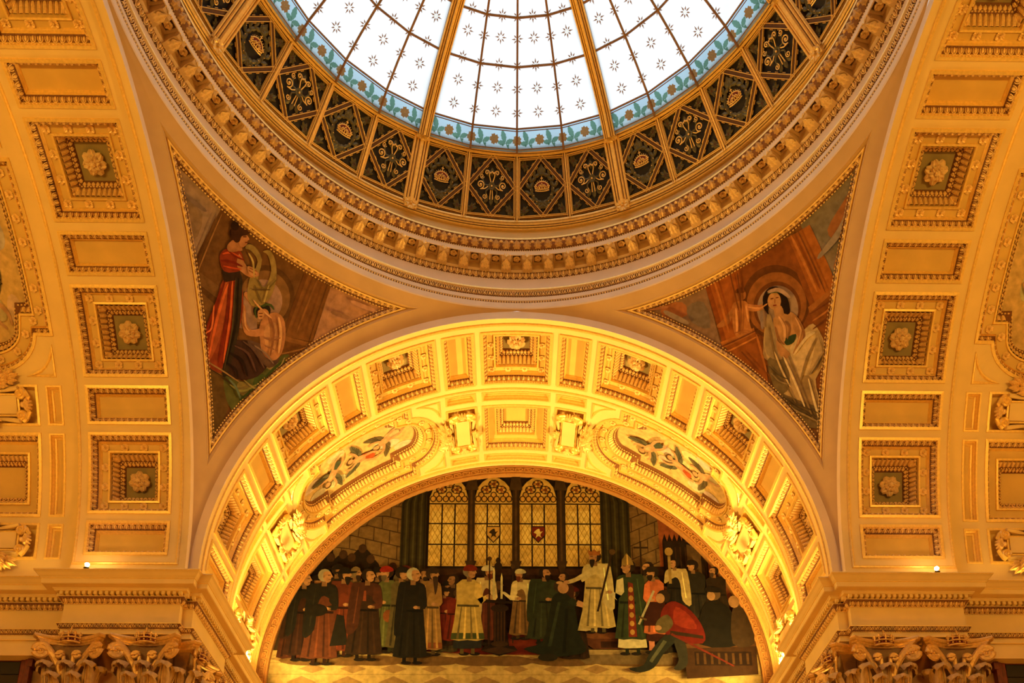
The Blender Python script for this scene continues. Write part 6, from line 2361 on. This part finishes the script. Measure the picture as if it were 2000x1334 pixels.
# steps
bg.poly((.44, .32, .17), [(1.52, 1.08), (1.95, .72), (4.4, .70), (4.4, 1.12), (1.9, 1.14)])
bg.poly((.62, .47, .25), [(1.52, 1.08), (1.9, 1.16), (4.4, 1.16), (4.4, 1.05), (1.95, 1.0)])
bg.poly((.34, .17, .08), [(1.62, 1.62), (2.2, 1.18), (3.4, 1.18), (3.4, 1.60)])
bg.poly((.46, .25, .12), [(1.62, 1.62), (1.75, 1.70), (3.4, 1.70), (3.4, 1.52), (2.2, 1.50)])
quad(bg, (.20, .10, .05), 2.4, 1.22, 3.2, 1.42)


# people
def hatted(p, x, z, r, hat, f):
    kind, c = hat
    if kind == 'cap':
        p.poly(c, [(x - r * 1.05, z + r * .25), (x - r * .95, z + r * 1.1), (x, z + r * 1.45), (x + r * .95, z + r * 1.0), (x + r * 1.0, z + r * .35)], 1)
    elif kind == 'brim':
        p.poly(c, [(x - r * 2.0, z + r * .35), (x - r, z + r * .55), (x + r, z + r * .6), (x + r * 2.0, z + r * .55), (x + r * 1.2, z + r * .25), (x - r * 1.2, z + r * .15)], 1)
        p.ell(c, x, z + r * .8, r * .9, r * .6)
    elif kind == 'hood':
        p.poly(c, [(x - f * r * 1.3, z - r * .9), (x - f * r * 1.25, z + r * .6), (x - f * r * .2, z + r * 1.5), (x + f * r * .75, z + r * .9), (x + f * r * .1, z + r * .4), (x - f * r * .1, z - r * .8)], 1)
    elif kind == 'tall':
        p.poly(c, [(x - r * .95, z + r * .3), (x - r * .85, z + r * 1.3), (x - r * .1, z + r * 2.5), (x + r * .7, z + r * 1.4), (x + r * .95, z + r * .4)])
        p.poly(shade(c, 1.6), [(x - r * .12, z + r * .4), (x - r * .12, z + r * 2.2), (x + r * .1, z + r * 2.2), (x + r * .12, z + r * .4)])
    elif kind == 'circlet':
        p.poly(c, [(x - r * .95, z + r * .4), (x - r * 1.15, z + r * 1.5), (x - r * .5, z + r * 1.2), (x, z + r * 1.7), (x + r * .5, z + r * 1.2), (x + r * 1.15, z + r * 1.5), (x + r * .95, z + r * .45)])


def person(x, z, h, w, robe, cape=None, f=1, hair=(.16, .10, .06), hat=None, skin=(.70, .46, .26), beard=None, hem=None, under=None, arm=1, sleeve=None, p=fg, legs=True):
    """generic robed person standing at (x,z), height h, facing f"""
    hr = h * .062
    sh = z + h * .82
    sw = w * .36
    foot = (.12, .075, .04)
    if legs:
        for s in (-1, 1):
            p.ell(foot, x + s * w * .16 + f * .06, z + .03, .15, .055, 10)
            quad(p, shade(robe, .5), x + s * w * .16 - .05, z + .03, x + s * w * .16 + .05, z + .25)
    zb = z + h * .075
    bot = under or robe
    if under:
        p.poly(under, [(x - w * .42, zb), (x - w * .2, zb - .03), (x + w * .1, zb - .02), (x + w * .42, zb), (x + w * .34, z + h * .4), (x - w * .34, z + h * .4)])
        zb = z + h * .17
    p.poly(robe, [(x - w * .5, zb), (x - w * .25, zb - .05), (x, zb - .02), (x + w * .28, zb - .05), (x + w * .5, zb + .01), (x + w * .40, z + h * .38), (x + sw * .95, z + h * .6), (x + sw, sh - h * .03), (x + sw * .5, sh + h * .025), (x - sw * .5, sh + h * .025), (x - sw, sh - h * .03), (x - sw * .95, z + h * .6), (x - w * .40, z + h * .38)], 0)
    if hem:
        p.poly(hem, [(x - w * .5, zb), (x + w * .5, zb + .01), (x + w * .47, zb + h * .07), (x - w * .47, zb + h * .07)])
    for q, fr in ((-.30, .62), (-.10, 1.28), (.12, .66), (.30, 1.22)):
        xa = x + w * q
        p.poly(shade(robe, fr), [(xa - .03, zb + .02), (xa + .035, zb + .02), (x + w * q * .62 + .012, z + h * .55), (x + w * q * .62 - .012, z + h * .55)])
    p.poly(shade(robe, .45), [(x - sw * .9, z + h * .535), (x + sw * .9, z + h * .53), (x + sw * .9, z + h * .555), (x - sw * .9, z + h * .56)])
    if cape:
        p.poly(cape, [(x - f * sw * 1.35, z + h * .30), (x - f * sw * .5, z + h * .36), (x - f * sw * .35, z + h * .62), (x + f * sw * .1, sh - h * .10), (x + f * sw * 1.15, z + h * .62), (x + f * sw * 1.2, z + h * .70), (x + f * sw * 1.0, sh), (x + f * sw * .3, sh + h * .03), (x - f * sw * .6, sh + h * .03), (x - f * sw * 1.15, sh - h * .02)], 1)
        p.poly(shade(cape, 1.5), [(x - f * sw * .9, z + h * .4), (x - f * sw * .8, z + h * .4), (x - f * sw * .55, sh - .05), (x - f * sw * .62, sh - .05)])
    sl = sleeve or shade(cape or robe, 1.15)
    if arm:
        ex, ez = x + f * sw * 1.15, z + h * .60
        hx, hz = x + f * sw * (1.15 if arm == 2 else .35), z + h * (.66 if arm == 2 else .585)
        if arm == 2:
            hx += f * .18
        p.poly(sl, [(x + f * sw * .55, sh - .02), (x + f * sw * 1.08, sh - .1), (ex + f * .04, ez), (ex - f * .02, ez - .10), (hx, hz - .07), (hx, hz + .05), (ex - f * .14, ez + .06), (x + f * sw * .5, z + h * .66)], 0)
        p.ell(skin, hx + f * .0, hz - .01, .075, .055, 8)
        for k in range(3):
            p.poly(shade(skin, .85), [(hx + f * .03, hz + .03 - .03 * k), (hx + f * .12, hz + .015 - .03 * k), (hx + f * .12, hz - .002 - .03 * k), (hx + f * .03, hz + .01 - .03 * k)])
    hx, hz = x + f * .05, sh + h * .03 + hr * 1.25
    quad(p, shade(skin, .75), hx - hr * .45 - f * .02, sh, hx + hr * .35 - f * .02, hz)
    p.ell(hair, hx - f * hr * .22, hz + hr * .20, hr * 1.02, hr * 1.12)
    p.poly(skin, [(hx - f * hr * .35, hz + hr * .75), (hx + f * hr * .55, hz + hr * .8), (hx + f * hr * .85, hz + hr * .35), (hx + f * hr * 1.08, hz - hr * .12), (hx + f * hr * .85, hz - hr * .25), (hx + f * hr * .75, hz - hr * .85), (hx + f * hr * .25, hz - hr * 1.1), (hx - f * hr * .35, hz - hr * .5)], 1)
    p.poly(shade(skin, .5), [(hx + f * hr * .25, hz + hr * .28), (hx + f * hr * .75, hz + hr * .30), (hx + f * hr * .7, hz + hr * .14), (hx + f * hr * .3, hz + hr * .12)])
    p.poly(shade(skin, .55), [(hx + f * hr * .45, hz - hr * .48), (hx + f * hr * .85, hz - hr * .46), (hx + f * hr * .8, hz - hr * .56), (hx + f * hr * .45, hz - hr * .58)])
    p.ell(shade(skin, .8), hx - f * hr * .3, hz, hr * .16, hr * .25, 8)
    if beard:
        c, L = beard
        p.poly(c, [(hx + f * hr * .0, hz - hr * .45), (hx + f * hr * .85, hz - hr * .5), (hx + f * hr * .8, hz - hr * (1.0 + L * .6)), (hx + f * hr * .45, hz - hr * (1.2 + L)), (hx + f * hr * .05, hz - hr * 1.2)], 1)
    if hat:
        hatted(p, hx, hz, hr, hat, f)


K_, R_, G_, O_ = (.12, .095, .06), (.46, .19, .085), (.20, .20, .10), (.62, .45, .22)
random.seed(21)
# distant rows of people
for x, hh, f in ((-6.3, 3.1, 1), (-5.75, 3.45, 1), (-5.2, 3.55, 1), (-4.6, 3.5, 1), (-3.95, 3.5, 1), (-3.35, 3.55, 1), (-2.0, 3.3, 1), (-1.75, 3.5, -1), (-.55, 3.35, 1), (1.7, 3.1, -1), (3.75, 3.4, -1), (4.45, 3.3, -1), (4.95, 3.35, -1), (5.75, 3.05, -1)):
    c = random.choice([(.20, .12, .06), (.30, .14, .07), (.16, .12, .07), (.26, .20, .10)])
    ht = random.choice([('cap', (.36, .10, .06)), ('hood', (.40, .30, .17)), None, ('brim', (.10, .07, .05)), ('cap', (.12, .08, .05))])
    person(x, hh - 2.4, 2.4, .75, c, None, f, (.18, .11, .06), ht, shade((.66, .43, .24), random.uniform(.7, 1)), None, None, None, 0, None, fg, False)
person(-2.05, 1.3, 1.75, .8, (.40, .11, .06), (.36, .10, .05), 1, hat=('cap', (.14, .09, .06)), arm=1, legs=False)
person(-1.70, 1.3, 1.70, .7, (.46, .14, .07), None, 1, hair=(.3, .2, .12), arm=0, legs=False)
# left company
for x, z, hh, f, c, ht in ((-6.25, 1.3, 2.35, 1, (.22, .12, .06), ('cap', (.14, .09, .06))), (-5.15, 1.3, 2.5, 1, (.18, .12, .07), ('brim', (.12, .08, .05))), (-4.62, 1.25, 2.45, 1, (.34, .25, .13), ('hood', (.46, .34, .19))), (-3.98, 1.2, 2.5, 1, (.20, .13, .07), ('cap', (.11, .08, .05))), (-3.1, 1.25, 2.5, -1, (.24, .17, .09), ('cap', (.34, .12, .07))), (-2.7, 1.2, 2.45, 1, (.26, .15, .08), None)):
    person(x, z, hh, .78, c, None, f, (.2, .13, .08), ht, (.64, .42, .23), (.2, .13, .08) and ((.2, .13, .08), .6), None, None, 0, None, fg, False)
person(-6.05, .75, 2.75, .85, (.20, .10, .055), K_, 1, (.35, .28, .2), arm=1)
person(-4.93, .88, 2.80, .85, (.42, .17, .08), (.36, .15, .075), 1, hat=('brim', (.10, .075, .05)), beard=((.13, .09, .05), .8), arm=1)
person(-5.48, .63, 3.00, 1.02, (.36, .17, .085), K_, 1, (.62, .52, .36), beard=None, arm=1)
fg.ell((.12, .09, .055), -5.62, 2.33, .30, .20, 14)
fg.poly(K_, [(-5.05, 2.2), (-4.85, 2.15), (-4.7, 1.25), (-5.2, 1.2)])
person(-3.65, 1.0, 2.72, .80, (.34, .31, .14), None, -1, hat=('cap', (.55, .12, .06)), beard=((.4, .3, .18), .4), arm=1)
fg.ell((.50, .25, .10), -3.6, 2.15, .15, .20, 12)
person(-3.30, 1.0, 2.70, .70, (.36, .28, .14), None, 1, hat=('cap', (.12, .09, .06)), arm=0)
person(-4.25, .76, 2.88, 1.05, (.20, .115, .06), (.27, .13, .07), 1, (.16, .1, .06), arm=1)
fg.poly((.50, .22, .11), [(-4.32, 2.95), (-4.26, 2.95), (-4.24, 2.62), (-4.34, 2.62)])
person(-2.42, .92, 2.76, .74, (.60, .41, .19), (.52, .35, .16), 1, hair=(.22, .14, .08), hat=('cap', (.20, .13, .08)), beard=((.24, .15, .09), 2.6), hem=(.52, .26, .12), arm=1)
person(-2.95, .66, 3.02, .96, K_, (.10, .08, .055), 1, (.70, .60, .42), arm=1)
# middle
person(-.85, 1.25, 2.50, .72, (.34, .15, .08), (.78, .62, .36), 1, hat=('cap', (.80, .68, .46)), beard=((.42, .16, .08), .5), arm=1)
person(-1.35, .94, 2.82, .96, (.74, .57, .26), None, 1, (.5, .4, .28), hat=('cap', (.46, .13, .06)), under=(.16, .15, .13), hem=(.28, .28, .12), arm=2)
for x, z0, z1 in ((-.75, 1.2, 4.0), (-.08, 1.3, 3.75)):
    quad(fg, (.20, .12, .06), x - .018, z0, x + .018, z1)
    fg.ell((.30, .19, .09), x, z1, .07, .08, 8)
fg.poly((.13, .075, .04), [(-.98, 1.08), (-.46, .90), (.06, 1.08), (-.05, 1.22), (-.86, 1.22)])
fg.poly((.24, .14, .07), [(-.98, 1.08), (-.46, .96), (.06, 1.08), (-.46, 1.20)])
quad(fg, (.15, .085, .045), -.62, 1.2, -.28, 2.4)
for i in range(4):
    quad(fg, (.28, .16, .08), -.60 + .09 * i, 1.3, -.57 + .09 * i, 2.3)
fg.ell((.17, .10, .05), -.45, 2.4, .26, .12)
fg.ell((.25, .15, .07), -.45, 1.28, .24, .09)
fg.poly((.14, .08, .04), [(-.85, 2.68), (-.05, 2.62), (-.08, 2.54), (-.82, 2.58)])
fg.poly((.82, .70, .46), [(-.45, 2.95), (-.30, 2.92), (.02, 2.66), (-.15, 2.66)])
for x, zt in ((-.62, 3.6), (-.40, 3.4)):
    quad(fg, (.80, .68, .42), x - .03, 2.7, x + .03, zt)
    fg.poly((.95, .80, .45), [(x - .025, zt), (x + .025, zt), (x, zt + .14)])
fg.ell((.16, .10, .05), -.50, 3.75, .12, .14)
fg.ell((.16, .10, .05), -.50, 3.95, .07, .10)
person(.19, 1.42, 2.22, .76, (.48, .32, .15), (.78, .64, .38), -1, hat=('cap', (.78, .66, .42)), beard=((.42, .18, .09), .6), arm=1)
person(1.42, 1.45, 2.1, .7, (.24, .12, .06), None, -1, arm=1)
person(.80, 1.28, 2.42, .98, (.19, .19, .10), (.17, .18, .095), 1, (.14, .09, .05), beard=((.13, .085, .05), .7), arm=1)
# kneeling person in a dark cloak with a train
fg.poly((.12, .125, .07), [(.22, 1.12), (.75, 1.35), (.95, 2.2), (1.05, 2.75), (1.32, 2.92), (1.60, 2.70), (1.72, 2.2), (1.80, 1.6), (1.98, 1.08), (1.5, .92), (.9, .90)], 1)
fg.poly((.20, .21, .12), [(.9, 1.2), (1.0, 1.2), (1.28, 2.6), (1.2, 2.6)])
fg.poly((.08, .085, .05), [(1.3, 1.0), (1.4, 1.0), (1.5, 2.4), (1.42, 2.4)])
fg.poly((.15, .16, .085), [(1.45, 2.6), (1.75, 2.45), (1.85, 2.5), (1.62, 2.75)])
fg.poly((.74, .50, .30), [(1.72, 2.55), (1.95, 2.50), (2.0, 2.56), (1.78, 2.66)])
fg.poly((.74, .50, .30), [(1.72, 2.48), (1.98, 2.40), (2.02, 2.46), (1.76, 2.58)])
fg.ell((.22, .15, .09), 1.28, 3.10, .20, .20)
fg.ell((.72, .49, .29), 1.36, 3.05, .16, .18)
fg.ell((.70, .50, .30), 1.26, 3.22, .10, .05)
fg.ell((.16, .13, .07), .90, .86, .28, .12)
# right company
fg.poly((.74, .60, .34), [(1.75, 1.7), (2.3, 1.65), (2.35, 2.9), (2.05, 3.0)])
person(2.33, 1.62, 2.62, 1.0, (.72, .57, .30), (.76, .62, .36), -1, (.16, .1, .06), hat=('circlet', (.62, .34, .14)), beard=((.17, .11, .06), .9), arm=0)
fg.poly((.78, .64, .38), [(2.15, 3.45), (1.65, 3.22), (1.50, 3.18), (1.50, 3.30), (1.7, 3.38), (2.2, 3.72)])
fg.ell((.74, .50, .30), 1.46, 3.24, .09, .06)
fg.poly((.20, .12, .06), [(2.30, 2.3), (2.36, 2.3), (2.82, 4.2), (2.76, 4.22)])
fg.ell((.34, .22, .10), 2.80, 4.24, .09, .10)
person(3.85, 1.35, 2.55, .8, (.30, .24, .12), None, -1, beard=((.16, .1, .06), .5), arm=0)
person(3.28, .95, 3.0, .98, (.20, .215, .105), (.185, .20, .10), -1, hat=('tall', (.52, .38, .17)), under=(.80, .68, .44), arm=2, sleeve=(.78, .66, .42))
fg.poly((.46, .15, .07), [(3.18, 1.5), (3.42, 1.5), (3.36, 3.2), (3.22, 3.25)])
for i in range(6):
    fg.ell((.70, .48, .20), 3.29, 1.65 + .27 * i, .07, .09, 8)
quad(fg, (.20, .125, .06), 3.60, 3.5, 3.65, 4.6)
quad(fg, (.20, .125, .06), 3.42, 4.35, 3.84, 4.41)
person(5.15, 1.6, 2.35, .85, (.15, .12, .08), None, -1, hat=('cap', (.14, .09, .06)), arm=2)
fg.poly((.62, .42, .18), [(4.62, 2.72), (5.0, 2.68), (5.0, 2.98), (4.82, 3.06), (4.62, 3.0)])
person(4.62, 1.9, 2.1, .8, (.12, .09, .06), (.70, .55, .31), -1, arm=0)
quad(fg, (.62, .46, .22), 4.40, 3.2, 4.48, 4.1)
fg.ell((.66, .48, .22), 4.44, 4.25, .12, .14)
person(5.75, 1.75, 2.0, .8, (.17, .11, .06), None, -1, beard=((.3, .2, .12), .6), arm=0)
for s in (-1, 1):
    quad(fg, (.72, .42, .27), 3.98 + s * .16 - .08, 1.05, 3.98 + s * .16 + .08, 1.9)
    fg.ell((.12, .08, .04), 3.95 + s * .17, 1.02, .16, .06)
person(3.98, 1.2, 2.52, .74, (.70, .34, .17), None, -1, (.14, .09, .05), hat=('cap', (.16, .11, .06)), beard=((.14, .09, .05), .5), under=(.22, .085, .05), arm=1, legs=False)
fg.poly((.22, .085, .05), [(3.6, 1.85), (4.35, 1.85), (4.25, 2.6), (3.75, 2.6)])
fg.poly((.66, .56, .38), [(3.45, 1.9), (3.51, 1.88), (3.98, 2.95), (3.92, 2.98)])
fg.poly((.36, .24, .11), [(3.50, 2.16), (3.72, 2.06), (3.70, 2.0), (3.48, 2.10)])
# carved bench
fg.poly((.25, .14, .065), [(4.7, 1.30), (6.75, 1.30), (6.75, .35), (4.75, .22)])
fg.poly((.38, .22, .10), [(4.45, 1.28), (6.75, 1.36), (6.75, 1.22), (4.6, 1.14)])
quad(fg, (.16, .085, .04), 5.0, .62, 6.6, 1.05)
for i in range(8):
    quad(fg, (.32, .19, .085), 5.05 + .2 * i, .66, 5.12 + .2 * i, 1.0)
# seated people on the bench
fg.poly((.11, .085, .055), [(5.15, 1.28), (6.35, 1.28), (6.25, 2.0), (6.0, 2.5), (5.65, 2.66), (5.3, 2.4)], 1)
fg.ell((.40, .28, .16), 5.66, 2.86, .20, .20)
fg.ell((.70, .48, .28), 5.58, 2.80, .12, .15)
fg.poly((.13, .09, .055), [(5.42, 2.95), (5.9, 2.92), (5.8, 3.08), (5.5, 3.1)], 1)
fg.poly((.26, .17, .09), [(6.1, 1.3), (6.7, 1.3), (6.6, 2.2), (6.2, 2.5)], 1)
fg.ell((.68, .46, .26), 6.22, 2.62, .16, .20)
fg.poly((.42, .10, .055), [(4.15, 1.75), (4.45, 1.40), (5.25, 1.30), (5.30, 1.75), (5.0, 2.3), (4.55, 2.62), (4.25, 2.5), (4.10, 2.15)], 1)
fg.poly((.54, .16, .08), [(4.5, 1.9), (5.1, 1.75), (4.95, 2.15), (4.55, 2.45)], 1)
fg.poly((.20, .12, .06), [(4.35, 1.58), (5.28, 1.44), (5.28, 1.54), (4.35, 1.70)])
fg.poly((.36, .28, .15), [(4.0, 2.0), (4.3, 2.2), (4.45, 1.9), (4.2, 1.62), (3.95, 1.68)], 1)
fg.ell((.68, .46, .27), 4.02, 1.78, .10, .08)
fg.ell((.18, .11, .06), 4.22, 2.78, .19, .21)
fg.ell((.68, .46, .27), 4.12, 2.72, .13, .16)
fg.poly((.16, .15, .10), [(4.2, 1.55), (4.55, 1.45), (4.15, 1.0), (3.85, .55), (3.45, .40), (3.15, .52), (3.55, .62), (3.75, 1.0)], 1)
fg.poly((.34, .31, .20), [(4.15, 1.4), (4.25, 1.35), (3.8, .7), (3.72, .75)])
fg.poly((.20, .17, .11), [(4.45, 1.4), (4.75, 1.35), (4.8, .7), (4.6, .48), (4.40, .52), (4.55, .8)], 1)
fg.poly((.42, .13, .07), [(4.4, 1.62), (6.1, .62), (6.08, .58), (4.36, 1.56)])
bg.mb.build('painted_hall', t)
fg.mb.build('painted_figures', t)

# key-patterned frame round the lunette
kf = MB()
n = 96
for (ra, ya), (rb, yb) in zip(((7.20, 0), (7.17, -.03), (7.14, -.03), (7.13, 0), (6.93, 0), (6.915, -.02), (6.88, -.02), (6.875, .0), (6.87, .19)), ((7.17, -.03), (7.14, -.03), (7.13, 0), (6.93, 0), (6.915, -.02), (6.88, -.02), (6.875, .0), (6.87, .19))):
    vs = []
    for i in range(n + 1):
        a = PI * i / n
        for r, y in ((ra, ya), (rb, yb)):
            vs.append(V((r * cos(a), DK + y - DP, r * sin(a))))
    kf.add(vs, [(2 * i, 2 * i + 1, 2 * i + 3, 2 * i + 2) for i in range(n)], M_KEY)
for s in (-1, 1):
    kf.add([V((s * 7.2, DK - DP, 0)), V((s * 6.87, DK - DP, 0)), V((s * 6.87, DK - DP, -.5)), V((s * 7.2, DK - DP, -.5))], [(0, 1, 2, 3)], M_KEY)
kf.build('key_frame', t)
kp = MB()
unit = [(0, 0), (0, 1), (.78, 1), (.78, .30), (.40, .30), (.40, .62)]
N_ = 84
for k in range(N_):
    for a, b in list(zip(unit, unit[1:])) + [((0, 0), (1, 0))]:
        wd = .085
        x0, x1 = min(a[0], b[0]) - wd / 2, max(a[0], b[0]) + wd / 2
        y0, y1 = min(a[1], b[1]) - wd * .8, max(a[1], b[1]) + wd * .8
        m = 3 if (x1 - x0) > .5 else 1
        for q in range(m):
            xa, xb = x0 + (x1 - x0) * q / m, x0 + (x1 - x0) * (q + 1) / m
            vs = []
            for y in (-.006, -.018):
                for xx, yy in ((xa, y0), (xb, y0), (xb, y1), (xa, y1)):
                    g = PI - PI * (k + xx) / N_
                    r = 6.965 + .125 * yy
                    vs.append(V((r * cos(g), DK - DP + y, r * sin(g))))
            kp.add(vs, [(4, 5, 6, 7), (0, 1, 5, 4), (1, 2, 6, 5), (2, 3, 7, 6), (3, 0, 4, 7)], M_KEYLINE)
kp.build('key_pattern', t)
